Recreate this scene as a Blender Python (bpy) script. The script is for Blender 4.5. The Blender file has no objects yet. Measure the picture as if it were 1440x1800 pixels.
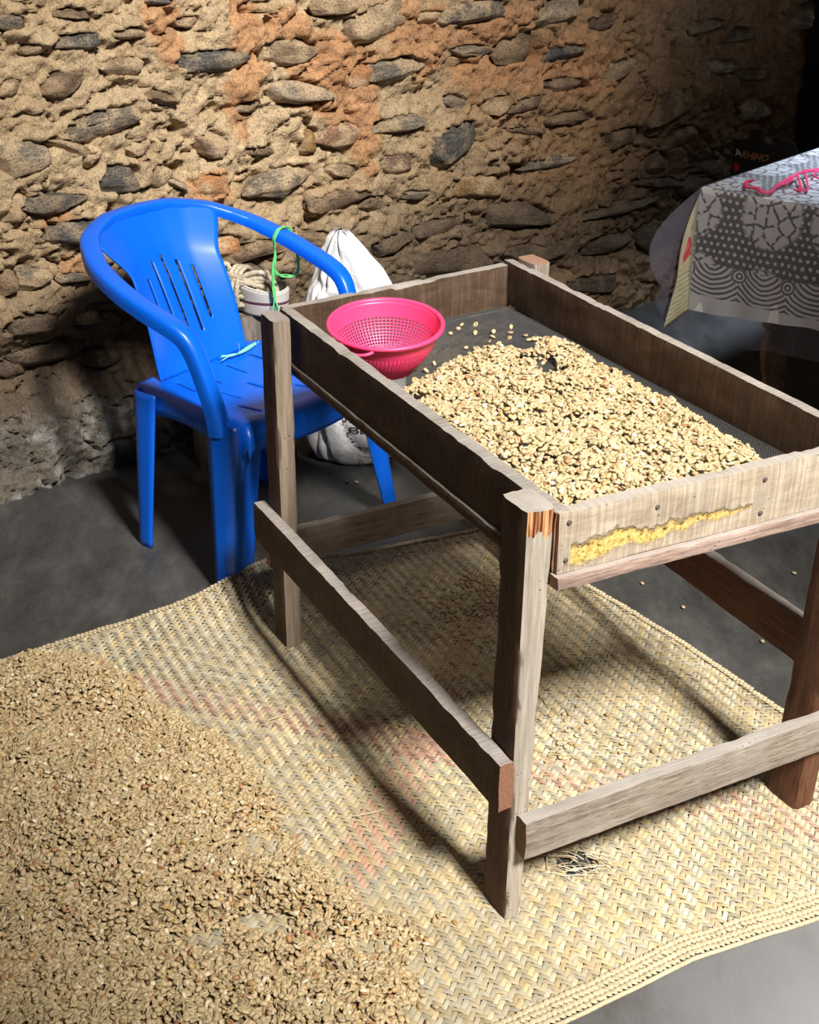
import bpy, math, random
import numpy as np
from mathutils import Vector, Matrix
random.seed(7); RNG = np.random.default_rng(7)
scene = bpy.context.scene
col = scene.collection
PI = math.pi

# ------------------------------------------------------------------ camera
F_PX, PITCH, ROLL, CAM_H = 2349.93, 0.4606, 0.0097, 1.6
cam_d = bpy.data.cameras.new('camera'); cam = bpy.data.objects.new('camera', cam_d); col.objects.link(cam)
cam_d.sensor_fit = 'HORIZONTAL'; cam_d.sensor_width = 36.0; cam_d.lens = 36.0 * F_PX / 1440.0
cam_d.clip_start = 0.05
cam.matrix_world = Matrix.Translation((0, 0, CAM_H)) @ Matrix.Rotation(PI/2 - PITCH, 4, 'X') @ Matrix.Rotation(ROLL, 4, 'Z')
scene.camera = cam

# ------------------------------------------------------------------ wall axes: s runs along the stone wall, n points into the room
W0 = np.array([-1.126, 3.305]); WD = np.array([0.748, 0.664]); WN = np.array([0.664, -0.748])
def room(s, n, z):
    p = W0 + WD * s + WN * n
    return Vector((p[0], p[1], z))

# ------------------------------------------------------------------ world and daylight
world = bpy.data.worlds.new('world'); scene.world = world; world.use_nodes = True
bg = world.node_tree.nodes['Background']; bg.inputs[0].default_value = (0.90, 0.94, 1.0, 1); bg.inputs[1].default_value = 0.046
def area(name, loc, target, sx, sy, power, color, spread=180):
    L = bpy.data.lights.new(name, 'AREA'); L.shape = 'RECTANGLE'; L.size = sx; L.size_y = sy
    L.energy = power; L.color = color; L.spread = math.radians(spread)
    o = bpy.data.objects.new(name, L); col.objects.link(o)
    o.location = loc
    o.rotation_euler = (Vector(target) - Vector(loc)).to_track_quat('-Z', 'Y').to_euler()
    return o
# low daylight falling in through the unseen front bay, and an added cool lamp brightening the far table top
area('bay_daylight', room(-1.15, 8.0, 7.8), room(0.2, 1.6, 0.6), 1.5, 1.5, 2700, (1.0, 0.945, 0.865))
area('far_table_fill', room(3.15, 1.45, 3.0), room(3.05, 1.35, 0.7), 0.8, 0.8, 40, (0.72, 0.86, 1.0), 46)

vs = scene.view_settings
scene.display_settings.display_device = 'sRGB'
vs.view_transform = 'Standard'; vs.look = 'None'; vs.exposure = 0.0; vs.gamma = 1.0; vs.use_curve_mapping = False

# ------------------------------------------------------------------ geometry helpers
def ray(px, py):
    a, b = px - 720.0, py - 900.0
    cr, sr = math.cos(ROLL), math.sin(ROLL); cp, sp = math.cos(PITCH), math.sin(PITCH)
    u = a*cr + b*sr; v = -a*sr + b*cr
    return np.array([u, F_PX*cp - v*sp, -F_PX*sp - v*cp]) / F_PX
def at(px, py, z=0.0):
    d = ray(px, py); t = (z - CAM_H) / d[2]
    return np.array([d[0]*t, d[1]*t, z])
def on_wall(px, py):                      # (s, z) on the wall plane
    d = ray(px, py); t = (W0 @ WN) / (d[:2] @ WN)
    p = d * t
    return float((p[:2] - W0) @ WD), float(p[2] + CAM_H)

def _h(ix, iy, iz):
    n = (ix.astype(np.int64)*374761393 + iy.astype(np.int64)*668265263 + iz.astype(np.int64)*2147483647) & 0xffffffff
    n = ((n ^ (n >> 13)) * 1274126177) & 0xffffffff
    n = ((n ^ (n >> 16)) * 2246822519) & 0xffffffff
    return ((n ^ (n >> 15)) & 0xffff) / 32767.5 - 1.0
def vnoise(x, y=0.0, z=0.0):
    x, y, z = np.broadcast_arrays(np.asarray(x, float), np.asarray(y, float), np.asarray(z, float))
    ix, iy, iz = np.floor(x), np.floor(y), np.floor(z)
    fx, fy, fz = x-ix, y-iy, z-iz
    fx, fy, fz = [f*f*f*(f*(f*6-15)+10) for f in (fx, fy, fz)]
    r = 0
    for a in (0, 1):
        for b in (0, 1):
            for c in (0, 1):
                w = (fx if a else 1-fx) * (fy if b else 1-fy) * (fz if c else 1-fz)
                r = r + w * _h(ix+a, iy+b, iz+c)
    return r
def fbm(x, y=0.0, z=0.0, o=4, g=0.5):
    r = 0; a = 1.0; t = 0
    for k in range(o):
        f = 2.03**k
        r = r + a * vnoise(np.asarray(x)*f+17.3*k, np.asarray(y)*f-9.1*k, np.asarray(z)*f+3.7*k); t += a; a *= g
    return r / t
def sstep(a, b, x):
    t = np.clip((np.asarray(x, float)-a)/(b-a), 0, 1); return t*t*(3-2*t)

def make_mesh(name, verts, faces, smooth=True):
    me = bpy.data.meshes.new(name)
    me.from_pydata([tuple(map(float, v)) for v in verts], [], faces)
    if smooth: me.polygons.foreach_set('use_smooth', [True]*len(me.polygons))
    me.update(); return me
def make_mesh_np(name, V, Fq, smooth=True, nside=None):
    """V (n,3) array, Fq (m,k) array of equal sided faces"""
    me = bpy.data.meshes.new(name); m, k = Fq.shape
    me.vertices.add(len(V)); me.vertices.foreach_set('co', np.asarray(V, np.float32).ravel())
    me.loops.add(m*k); me.loops.foreach_set('vertex_index', np.asarray(Fq, np.int32).ravel())
    me.polygons.add(m); me.polygons.foreach_set('loop_start', np.arange(0, m*k, k, dtype=np.int32))
    me.polygons.foreach_set('loop_total', np.full(m, k, np.int32))
    me.polygons.foreach_set('use_smooth', np.full(m, bool(smooth)))
    me.update(calc_edges=True); me.validate(); return me
def point_color(me, name, C):
    a = me.color_attributes.new(name, 'FLOAT_COLOR', 'POINT')
    c4 = np.ones((len(me.vertices), 4), np.float32); c4[:, :3] = C
    a.data.foreach_set('color', c4.ravel())
def obj(name, me, mat=None, parent=None, M=None):
    o = bpy.data.objects.new(name, me); col.objects.link(o)
    if mat is not None and not me.materials: me.materials.append(mat)
    if M is not None: o.matrix_basis = M
    if parent is not None:
        o.parent = parent
        o.matrix_parent_inverse = parent.matrix_basis.inverted()
    return o
def tag(o, label=None, cat=None, group=None, kind=None):
    if label: o['label'] = label
    if cat: o['category'] = cat
    if group: o['group'] = group
    if kind: o['kind'] = kind
    return o
def thing(name, label, cat, loc=(0, 0, 0), group=None):
    o = bpy.data.objects.new(name, None); col.objects.link(o); o.location = loc
    o.empty_display_size = 0.05
    return tag(o, label, cat, group)
def grid_faces(nu, nv, cu=False, cv=False):
    f = []
    for i in range(nu if cu else nu-1):
        for j in range(nv if cv else nv-1):
            a = i*nv+j; b = ((i+1) % nu)*nv+j; c = ((i+1) % nu)*nv+(j+1) % nv; d = i*nv+(j+1) % nv
            f.append((a, b, c, d))
    return f
def resample(P, n, closed=False):
    P = np.asarray(P, float)
    if closed: P = np.vstack([P, P[:1]])
    # catmull-rom
    out = []
    m = len(P)
    for i in range(m-1):
        p0 = P[i-1] if i > 0 else (P[m-2] if closed else 2*P[0]-P[1])
        p3 = P[i+2] if i+2 < m else (P[1] if closed else 2*P[-1]-P[-2])
        p1, p2 = P[i], P[i+1]
        for t in np.linspace(0, 1, 13)[:-1]:
            out.append(0.5*((2*p1)+(-p0+p2)*t+(2*p0-5*p1+4*p2-p3)*t*t+(-p0+3*p1-3*p2+p3)*t**3))
    out.append(P[-1]); out = np.array(out)
    d = np.r_[0, np.cumsum(np.linalg.norm(np.diff(out, axis=0), axis=1))]
    q = np.linspace(0, d[-1], n+1)[:-1] if closed else np.linspace(0, d[-1], n)
    return np.stack([np.interp(q, d, out[:, k]) for k in range(out.shape[1])], 1)
def tube_data(P, r, k=8, closed=False, lobes=0, twist=0.0, lobe_amp=0.25, cap=True):
    """swept tube, r scalar or array; lobes+twist give a laid rope"""
    P = np.asarray(P, float); n = len(P); r = np.broadcast_to(np.asarray(r, float), (n,))
    T = np.gradient(P, axis=0)
    if closed: T = np.roll(P, -1, 0)-np.roll(P, 1, 0)
    T /= np.linalg.norm(T, axis=1)[:, None]+1e-12
    up = np.array([0, 0, 1.0]) if abs(T[0][2]) < .9 else np.array([1.0, 0, 0])
    N = np.zeros_like(P); N[0] = np.cross(T[0], up); N[0] /= np.linalg.norm(N[0])
    for i in range(1, n):
        v = N[i-1]-T[i]*(N[i-1]@T[i]); N[i] = v/(np.linalg.norm(v)+1e-12)
    Bn = np.cross(T, N)
    d = np.r_[0, np.cumsum(np.linalg.norm(np.diff(P, axis=0), axis=1))]
    V = []
    for i in range(n):
        for j in range(k):
            a = 2*PI*j/k
            rr = r[i]*(1+lobe_amp*math.cos(lobes*(a+twist*d[i]))) if lobes else r[i]
            V.append(P[i]+rr*(math.cos(a)*N[i]+math.sin(a)*Bn[i]))
    F = grid_faces(n, k, closed, True)
    if cap and not closed:
        F.append(tuple(range(k-1, -1, -1))); F.append(tuple(range((n-1)*k, n*k)))
    return V, F
class MB:
    def __init__(s): s.V = []; s.F = []
    def add(s, V, F):
        o = len(s.V); s.V.extend([tuple(map(float, v)) for v in V]); s.F.extend([tuple(o+i for i in f) for f in F]); return s
    def tube(s, P, r, **k): return s.add(*tube_data(P, r, **k))
    def box(s, a, b):
        x0, y0, z0 = a; x1, y1, z1 = b
        return s.add([(x0,y0,z0),(x1,y0,z0),(x1,y1,z0),(x0,y1,z0),(x0,y0,z1),(x1,y0,z1),(x1,y1,z1),(x0,y1,z1)],
                     [(0,3,2,1),(4,5,6,7),(0,1,5,4),(1,2,6,5),(2,3,7,6),(3,0,4,7)])
    def build(s, name, mat, parent=None, smooth=True, M=None):
        return obj(name, make_mesh(name, s.V, s.F, smooth), mat, parent, M)
def lathe(prof, k=40):
    V = []; F = []
    for (r, z) in prof:
        for j in range(k):
            a = 2*PI*j/k; V.append((r*math.cos(a), r*math.sin(a), z))
    return V, grid_faces(len(prof), k, False, True)
def autosmooth(o, ang=40):
    me = o.data
    me.polygons.foreach_set('use_smooth', [True]*len(me.polygons))
    try: me.set_sharp_from_angle(angle=math.radians(ang))
    except Exception: pass

# ------------------------------------------------------------------ material helpers
class NT:
    def __init__(s, name):
        s.m = bpy.data.materials.new(name); s.m.use_nodes = True
        s.t = s.m.node_tree; s.b = s.t.nodes['Principled BSDF']; s.out = s.t.nodes['Material Output']
    def n(s, typ, ins=None, **props):
        nd = s.t.nodes.new(typ)
        for k, v in props.items(): setattr(nd, k, v)
        for k, v in (ins or {}).items(): s.set(nd.inputs[k], v)
        return nd
    def set(s, sock, v):
        if isinstance(v, bpy.types.NodeSocket): s.t.links.new(v, sock)
        elif isinstance(v, (tuple, list)) and sock.type == 'RGBA' and len(v) == 3: sock.default_value = (*v, 1)
        else: sock.default_value = v
    def coord(s, what='Object'): return s.n('ShaderNodeTexCoord').outputs[what]
    def map(s, vec, scale=(1, 1, 1), rot=(0, 0, 0), loc=(0, 0, 0)):
        return s.n('ShaderNodeMapping', {'Vector': vec, 'Scale': scale, 'Rotation': rot, 'Location': loc}).outputs[0]
    def noise(s, vec, scale, detail=4, rough=.5, dist=0.0):
        return s.n('ShaderNodeTexNoise', {'Vector': vec, 'Scale': scale, 'Detail': detail, 'Roughness': rough, 'Distortion': dist}).outputs['Fac']
    def voro(s, vec, scale, feature='F1', out='Distance'):
        return s.n('ShaderNodeTexVoronoi', {'Vector': vec, 'Scale': scale}, feature=feature).outputs[out]
    def wave(s, vec, scale, dist=0, detail=2, dscale=1, dirn='X'):
        return s.n('ShaderNodeTexWave', {'Vector': vec, 'Scale': scale, 'Distortion': dist, 'Detail': detail, 'Detail Scale': dscale}, bands_direction=dirn).outputs['Fac']
    def ramp(s, fac, stops, interp='LINEAR'):
        nd = s.n('ShaderNodeValToRGB', {'Fac': fac}); cr = nd.color_ramp; cr.interpolation = interp
        while len(cr.elements) < len(stops): cr.elements.new(.5)
        for e, (p, c) in zip(cr.elements, stops):
            e.position = p; e.color = (c, c, c, 1) if isinstance(c, (int, float)) else (*c, 1)
        return nd.outputs['Color']
    def mix(s, fac, a, b, mode='MIX'):
        nd = s.n('ShaderNodeMix', data_type='RGBA', blend_type=mode)
        s.set(nd.inputs[0], fac); s.set(nd.inputs[6], a); s.set(nd.inputs[7], b); return nd.outputs[2]
    def math(s, op, a, b=0.0, clamp=False):
        nd = s.n('ShaderNodeMath', operation=op); nd.use_clamp = clamp
        s.set(nd.inputs[0], a); s.set(nd.inputs[1], b); return nd.outputs[0]
    def attr(s, name, out='Color'): return s.n('ShaderNodeAttribute', attribute_name=name).outputs[out]
    def bump(s, h, strength=.5, dist=.01, normal=None):
        i = {'Height': h, 'Strength': strength, 'Distance': dist}
        if normal is not None: i['Normal'] = normal
        return s.n('ShaderNodeBump', i).outputs[0]
    def xyz(s, vec):
        return s.n('ShaderNodeSeparateXYZ', {'Vector': vec}).outputs
    def done(s, **k):
        names = {'color': 'Base Color', 'rough': 'Roughness', 'normal': 'Normal', 'spec': 'Specular IOR Level', 'metal': 'Metallic',
                 'alpha': 'Alpha', 'trans': 'Transmission Weight', 'ior': 'IOR', 'sss': 'Subsurface Weight', 'coat': 'Coat Weight', 'sheen': 'Sheen Weight'}
        for a, v in k.items(): s.set(s.b.inputs[names[a]], v)
        return s.m
def plain(name, c, rough=.6, spec=.4, var=.15, scale=30, bump=.0):
    t = NT(name); v = t.coord()
    f = t.noise(v, scale, 4)
    cc = t.ramp(f, [(0.3, tuple(x*(1-var) for x in c)), (.7, tuple(min(1, x*(1+var)) for x in c))])
    k = dict(color=cc, rough=rough, spec=spec)
    if bump: k['normal'] = t.bump(f, bump, .003)
    return t.done(**k)

# ================================================================== THE ROOM
# ---- floor
def mat_floor():
    t = NT('concrete'); v = t.coord()
    n1 = t.noise(v, 1.7, 6, .6); n2 = t.noise(t.map(v, (2, 1, 1), (0, 0, .9)), 5.5, 9, .72, .15); n3 = t.noise(v, 90, 4, .7)
    c = t.ramp(n2, [(.30, (.030, .030, .030)), (.5, (.055, .055, .054)), (.72, (.095, .094, .091))])
    c = t.mix(t.ramp(n1, [(.4, 0.0), (.7, .4)]), c, (.085, .086, .086))
    x, y, z = t.xyz(v)                    # pale patch: glare on the near right floor put into the colour
    dd = t.math('ADD', t.math('SQRT', t.math('ADD', t.math('POWER', t.math('SUBTRACT', x, 1.15), 2.0), t.math('POWER', t.math('SUBTRACT', y, 1.15), 2.0))), t.math('MULTIPLY', t.math('SUBTRACT', n2, .5), .9))
    c = t.mix(t.ramp(dd, [(.55, .85), (1.5, 0.0)]), c, t.ramp(n2, [(.3, (.19, .197, .21)), (.7, (.34, .35, .37))]))
    c = t.mix(t.ramp(n3, [(.62, 0.0), (.75, .5)]), c, (.20, .20, .19))
    b = t.bump(t.math('ADD', t.math('MULTIPLY', n3, .35), n2), .35, .004)
    return t.done(color=c, rough=t.ramp(n2, [(.3, .42), (.7, .62)]), normal=b, spec=.45)
fm = MB().box((-5, -3, -.12), (7, 9, 0)).build('floor', mat_floor(), smooth=False)
tag(fm, kind='structure', label='dark grey trowelled concrete floor', cat='floor')

# ---- stones of the rubble wall: pixel centre, width, height, tilt, kind of stone, how far it stands proud
STONES = [
 (20,42,72,32,3,'d',.02),(134,74,82,28,8,'d',.018),(135,25,75,26,0,'b',.006),(108,152,92,48,20,'b',.022),(222,118,96,36,3,'t',.014),
 (16,158,56,30,32,'t',.01),(188,215,158,56,14,'g',.03),(38,280,98,62,12,'l',.028),(128,258,84,22,-15,'t',.016),(210,312,76,50,10,'d',.016),
 (92,360,118,34,11,'d',.026),(126,405,100,50,5,'d',.03),(366,106,132,44,1,'d',.016),(286,172,50,24,-8,'b',.02),(280,3,60,14,0,'d',.01),
 (376,258,62,58,0,'p',.012),(376,326,60,44,0,'o2',.02),(312,326,44,14,-25,'g',.02),(286,306,44,36,30,'t',.016),
 (520,162,122,50,-2,'l',.028),(512,92,104,52,0,'t',.014),(585,14,102,34,6,'t',.024),(652,48,124,72,14,'t',.020),(600,240,84,50,14,'r',.022),
 (549,248,36,62,4,'o',.002),(490,322,142,56,15,'g',.03),(602,302,62,26,4,'t',.014),(702,220,104,34,8,'l',.026),(458,266,64,18,-4,'b',.012),
 (600,352,112,38,8,'b',.02),(700,118,120,40,6,'g',.014),(835,20,124,42,6,'g',.022),(990,18,92,44,12,'l',.02),(832,89,76,22,2,'l',.018),
 (905,86,88,62,20,'b',.02),(996,92,72,26,8,'d',.02),(798,256,112,72,38,'d',.03),(803,180,40,28,0,'d',.008),(838,327,84,46,4,'o',.022),
 (880,186,52,42,20,'o',.016),(926,184,78,26,18,'b',.018),(925,230,62,16,-4,'b',.012),(966,288,104,22,8,'g',.016),(912,380,136,54,-4,'b',.024),
 (735,344,64,20,6,'l',.016),(1238,46,74,28,16,'b',.02),(1270,118,68,26,0,'g',.02),(1182,186,100,52,30,'b',.03),(1196,240,86,34,22,'b',.024),
 (1156,288,50,44,4,'b',.016),(1158,322,96,20,3,'g',.016),(1330,196,78,46,4,'p',.016),(1350,262,62,44,0,'p',.014),(1422,30,60,56,5,'b',.03),
 (1086,368,150,18,15,'b',.024),(930,446,112,36,4,'b',.02),(1066,432,100,38,6,'b',.018),(792,462,150,58,10,'b',.026),(690,430,80,40,20,'b',.016),
 (1030,500,120,36,4,'b',.018),(700,500,90,36,15,'b',.02),(1150,420,60,60,0,'b',.014),(60,492,66,46,6,'g',.024),(20,500,44,60,40,'b',.014),
 (128,488,56,16,0,'g',.02),(52,566,96,40,10,'g',.022),(190,536,90,22,4,'b',.016),(96,628,150,46,12,'b',.03),(30,660,90,34,4,'b',.02),
 (196,640,80,40,8,'b',.014),(452,442,116,34,12,'b',.024),(404,436,60,50,10,'o2',.014),(420,480,110,40,4,'b',.02),(320,440,90,40,6,'b',.02),
 (160,560,60,40,0,'p',.012),(660,360,60,30,10,'b',.012),(700,290,70,40,12,'p',.01),(1090,120,70,40,20,'t',.008),(1060,40,60,30,10,'b',.01),
 (1100,240,80,34,14,'b',.012),(1010,210,90,30,8,'b',.012),(780,400,90,30,12,'b',.014),(1220,330,70,40,6,'b',.016),(1300,60,70,30,4,'b',.012),
 (560,420,70,30,4,'b',.012),(250,262,60,30,20,'t',.012),(60,90,60,24,6,'t',.008),(330,40,50,26,8,'t',.008),(230,60,70,26,4,'t',.006),
 (1000,150,80,26,4,'b',.008),(640,130,60,50,0,'o2',.01),(760,30,50,30,6,'o2',.008),(440,190,50,26,4,'t',.006),(1330,130,60,26,4,'b',.012)]
def mud_base(s, z):
    h = .040*fbm(s*3.1, z*4.3, 1.5, 3) + .026*fbm(s*9, z*12, 4.2, 3) + .014*fbm(s*26, z*31, 9.9, 3) + .007*fbm(s*75, z*80, 2.2, 2) + .0035*fbm(s*190, z*170, 6.6, 1)
    # ridged clods and cracks
    r = np.abs(fbm(s*6+3, z*7.5, 7.7, 3)); h = h - .030*np.exp(-(r/.03)**2)
    r2 = np.abs(fbm(s*15+9, z*17, 5.1, 2)); h = h - .014*np.exp(-(r2/.05)**2)
    # undercut course above the lime-washed footing at the near end
    left = 1-sstep(.75, 1.5, s)
    h = h - .06*left*np.exp(-((z-.34-.03*fbm(s*4, 0, 3, 2))/.07)**2)
    foot = 1-sstep(.20, .27, z+.04*fbm(s*5, z*2, 1, 2)); h = h + .045*foot*(.35+.65*left)
    return h
def build_wall():
    def axis(fine0, fine1, step, lo, hi, coarse):
        a = np.arange(fine0, fine1, step)
        return np.r_[np.arange(lo, fine0-1e-6, coarse), a, np.arange(fine1, hi+1e-6, coarse)]
    S = axis(-.40, 3.95, .0068, -2.6, 4.35, .05)
    Z = np.r_[np.arange(0, 1.34, .0068), np.arange(1.34, 1.75, .012), np.arange(1.75, 3.4, .05)]
    ss, zz = np.meshgrid(S, Z, indexing='ij'); s = ss.ravel(); z = zz.ravel()
    h = mud_base(s, z)
    # mud colour: pale earth, orange clay patches, browner towards the corner, lime at the foot
    n1 = fbm(s*5, z*6, 11, 4); n2 = fbm(s*40, z*44, 21, 3)
    C = np.empty((len(s), 3)); C[:] = (.66, .50, .315)
    def blend(mask, c):
        C[:] = C*(1-mask[:, None]) + np.array(c)*mask[:, None]
    blend(sstep(-.1, .5, n1)*.55, (.54, .385, .225))
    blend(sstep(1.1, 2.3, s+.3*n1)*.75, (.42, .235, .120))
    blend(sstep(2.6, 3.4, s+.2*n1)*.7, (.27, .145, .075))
    for (px, py, rx, ry) in [(428,80,34,130),(425,200,26,50),(560,130,60,60),(610,150,60,90),(505,45,46,42),(286,30,36,36),(742,66,70,70),(300,85,30,34),(376,330,44,30),(640,240,30,70),(870,60,60,70),(100,388,36,16),(150,470,40,30),(860,130,60,40),(1010,120,90,60)]:
        cs, cz = on_wall(px, py); a = abs(on_wall(px+rx, py)[0]-cs)*1.0; b = abs(on_wall(px, py+ry)[1]-cz)
        q = np.sqrt(((s-cs)/a)**2+((z-cz)/b)**2) + .55*fbm(s*22, z*20, 31+px, 3)
        m = 1-sstep(.75, 1.15, q); blend(m*.9, (.63, .345, .175)); h = h + .006*m
    left = 1-sstep(.75, 1.6, s)
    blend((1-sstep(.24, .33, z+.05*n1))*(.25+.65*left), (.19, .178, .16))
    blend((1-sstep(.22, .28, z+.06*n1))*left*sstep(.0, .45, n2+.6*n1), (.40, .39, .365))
    blend((1-sstep(.36, .74, z+.14*n1))*.86*sstep(.16, .26, z+.05*n1), (.17, .125, .088))  # shade along the lower wall, put into the mud colour
    C *= (1+.30*sstep(.25, .7, n2)-.32*sstep(.3, .8, -n2))[:, None]; C[:] = np.clip(C, 0, .9)
    stones = []
    for k, (px, py, w, hh, ang, kind, proud) in enumerate(STONES):
        a = math.radians(ang)
        p1 = np.array(on_wall(px-w/2*math.cos(a), py+w/2*math.sin(a))); p2 = np.array(on_wall(px+w/2*math.cos(a), py-w/2*math.sin(a)))
        d = p2-p1; L = np.linalg.norm(d); th = math.atan2(d[1], d[0]); c = (p1+p2)/2
        Hh = abs(on_wall(px, py+hh/2)[1]-on_wall(px, py-hh/2)[1])
        la, lb = L/2, Hh/2
        near = (np.abs(s-c[0]) < la*1.5+.03) & (np.abs(z-c[1]) < la*1.2+lb+.03)
        u = ((s[near]-c[0])*math.cos(th)+(z[near]-c[1])*math.sin(th))/la
        v = (-(s[near]-c[0])*math.sin(th)+(z[near]-c[1])*math.cos(th))/lb
        q = (np.abs(u)**2.6+np.abs(v)**2.2)**(1/2.4) + .38*fbm(s[near]*30, z[near]*34, k*3.1, 3)
        hb = float(np.mean(h[near][np.abs(q-1) < .35])) if np.any(np.abs(q-1) < .35) else 0.0
        inside = 1-sstep(.66, .94, q); rim = np.exp(-((q-1.02)/.12)**2); gap = np.exp(-((q-.93)/.05)**2)
        under = (v < 0)*1.0
        h[near] = h[near]*(1-inside) + (hb-.035)*inside + .006*rim - .012*gap*(.4+under)
        stones.append((k, c, th, la, lb, hb, kind, proud))
    rg = np.random.default_rng(17)                        # the courses go on above and to the left of the view
    for k in range(len(STONES), len(STONES)+46):
        c = np.array([rg.uniform(-.3, 3.7), rg.uniform(1.36, 1.72)]) if k % 4 else np.array([rg.uniform(-.38, -.06), rg.uniform(.35, 1.7)])
        if any(abs(c[0]-q[1][0]) < .10 and abs(c[1]-q[1][1]) < .05 for q in stones): continue
        la, lb, th = rg.uniform(.035, .075), rg.uniform(.012, .024), rg.normal(.12, .12)
        hb = float(mud_base(np.array([c[0]]), np.array([c[1]]))[0])
        stones.append((k, c, th, la, lb, hb+.012, 'btgdl'[k % 5], .018))
    # a few deep sockets where mud has fallen out
    for (px, py, r) in [(940,72,16),(948,98,12),(315,228,14),(318,298,12),(858,188,9),(898,212,9),(88,256,7),(912,298,12),(1190,90,10),(470,40,8),(880,312,6),(1085,150,10),(200,370,20)]:
        cs, cz = on_wall(px, py); rr = abs(on_wall(px+r, py)[0]-cs)
        q = np.sqrt(((s-cs)/rr)**2+((z-cz)/(rr*1.1))**2)+.4*fbm(s*40, z*40, px, 2)
        h = h - .07*(1-sstep(.5, 1.1, q))
    P = W0[None]+WD[None]*s[:, None]+WN[None]*h[:, None]
    V = np.column_stack([P, z])
    nS, nZ = len(S), len(Z)
    i, j = np.meshgrid(np.arange(nS-1), np.arange(nZ-1), indexing='ij'); a0 = (i*nZ+j).ravel()
    F = np.column_stack([a0, a0+nZ, a0+nZ+1, a0+1])
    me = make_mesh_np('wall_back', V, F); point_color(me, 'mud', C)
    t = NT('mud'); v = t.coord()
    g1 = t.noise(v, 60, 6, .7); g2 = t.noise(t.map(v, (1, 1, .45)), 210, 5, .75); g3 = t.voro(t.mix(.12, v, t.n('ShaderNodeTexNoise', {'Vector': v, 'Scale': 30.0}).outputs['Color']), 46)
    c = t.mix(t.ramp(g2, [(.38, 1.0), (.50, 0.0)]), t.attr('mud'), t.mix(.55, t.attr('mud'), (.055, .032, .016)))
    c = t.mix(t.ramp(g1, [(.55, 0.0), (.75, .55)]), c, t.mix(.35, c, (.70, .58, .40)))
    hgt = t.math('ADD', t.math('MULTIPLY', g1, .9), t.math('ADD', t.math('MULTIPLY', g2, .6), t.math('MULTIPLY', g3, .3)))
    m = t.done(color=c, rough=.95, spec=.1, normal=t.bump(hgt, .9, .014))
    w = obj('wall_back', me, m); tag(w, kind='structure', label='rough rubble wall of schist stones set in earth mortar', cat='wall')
    return w, stones
wall, stone_list = build_wall()
def mat_stone(name, c1, c2, c3, glint=0.0, mud=.9, over=(.54, .40, .25)):
    t = NT(name); v = t.coord(); rnd = t.n('ShaderNodeObjectInfo').outputs['Random']
    vv = t.n('ShaderNodeVectorMath', {0: v, 1: t.n('ShaderNodeCombineXYZ', {'X': t.math('MULTIPLY', rnd, 37.0), 'Y': t.math('MULTIPLY', rnd, 11.0)}).outputs[0]}, operation='ADD').outputs[0]
    warp = t.mix(.03, vv, t.n('ShaderNodeTexNoise', {'Vector': vv, 'Scale': 9.0, 'Detail': 3.0}).outputs['Color'])
    st = t.noise(t.map(warp, (7, 60, 60)), 3.2, 7, .7, .4); gr = t.noise(vv, 160, 5, .7); big = t.noise(vv, 14, 3)
    c = t.ramp(st, [(.30, c1), (.50, c2), (.70, c3)])
    c = t.mix(t.ramp(t.math('ADD', t.math('MULTIPLY', big, .75), t.math('MULTIPLY', gr, .25)), [(.44, 0.0), (.56, mud)]), c, over)
    c = t.mix(t.ramp(gr, [(.35, .7), (.5, 0.0)]), c, tuple(x*.35 for x in c1))
    h = t.math('ADD', t.math('MULTIPLY', st, 1.0), t.math('MULTIPLY', gr, .35))
    return t.done(color=c, rough=.8-glint, spec=.3, normal=t.bump(h, .85, .008))
MS = {'d': mat_stone('slate', (.035, .034, .033), (.088, .084, .078), (.22, .20, .17), .1, .5),
      'g': mat_stone('grey_schist', (.070, .060, .050), (.18, .148, .115), (.40, .34, .26)),
      'l': mat_stone('pale_schist', (.10, .082, .064), (.24, .20, .155), (.45, .38, .29)),
      'b': mat_stone('brown_schist', (.065, .045, .031), (.16, .108, .068), (.31, .225, .148), over=(.36, .25, .155)),
      'k': mat_stone('shaded_dark_schist', (.045, .033, .024), (.105, .076, .052), (.20, .150, .105), over=(.19, .138, .095)),  # darker schist that carries the lower wall's shade in its colour
      't': mat_stone('tan_schist', (.14, .095, .056), (.28, .20, .125), (.44, .335, .22)),
      'o': mat_stone('ochre_stone', (.19, .105, .035), (.28, .165, .06), (.36, .23, .10)),
      'o2': mat_stone('orange_clay_stone', (.28, .12, .05), (.44, .21, .09), (.56, .30, .15)),
      'p': mat_stone('purple_brown_stone', (.10, .058, .044), (.19, .115, .088), (.30, .20, .155)),
      'r': mat_stone('reddish_schist', (.14, .065, .04), (.30, .17, .11), (.50, .34, .23))}
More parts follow.
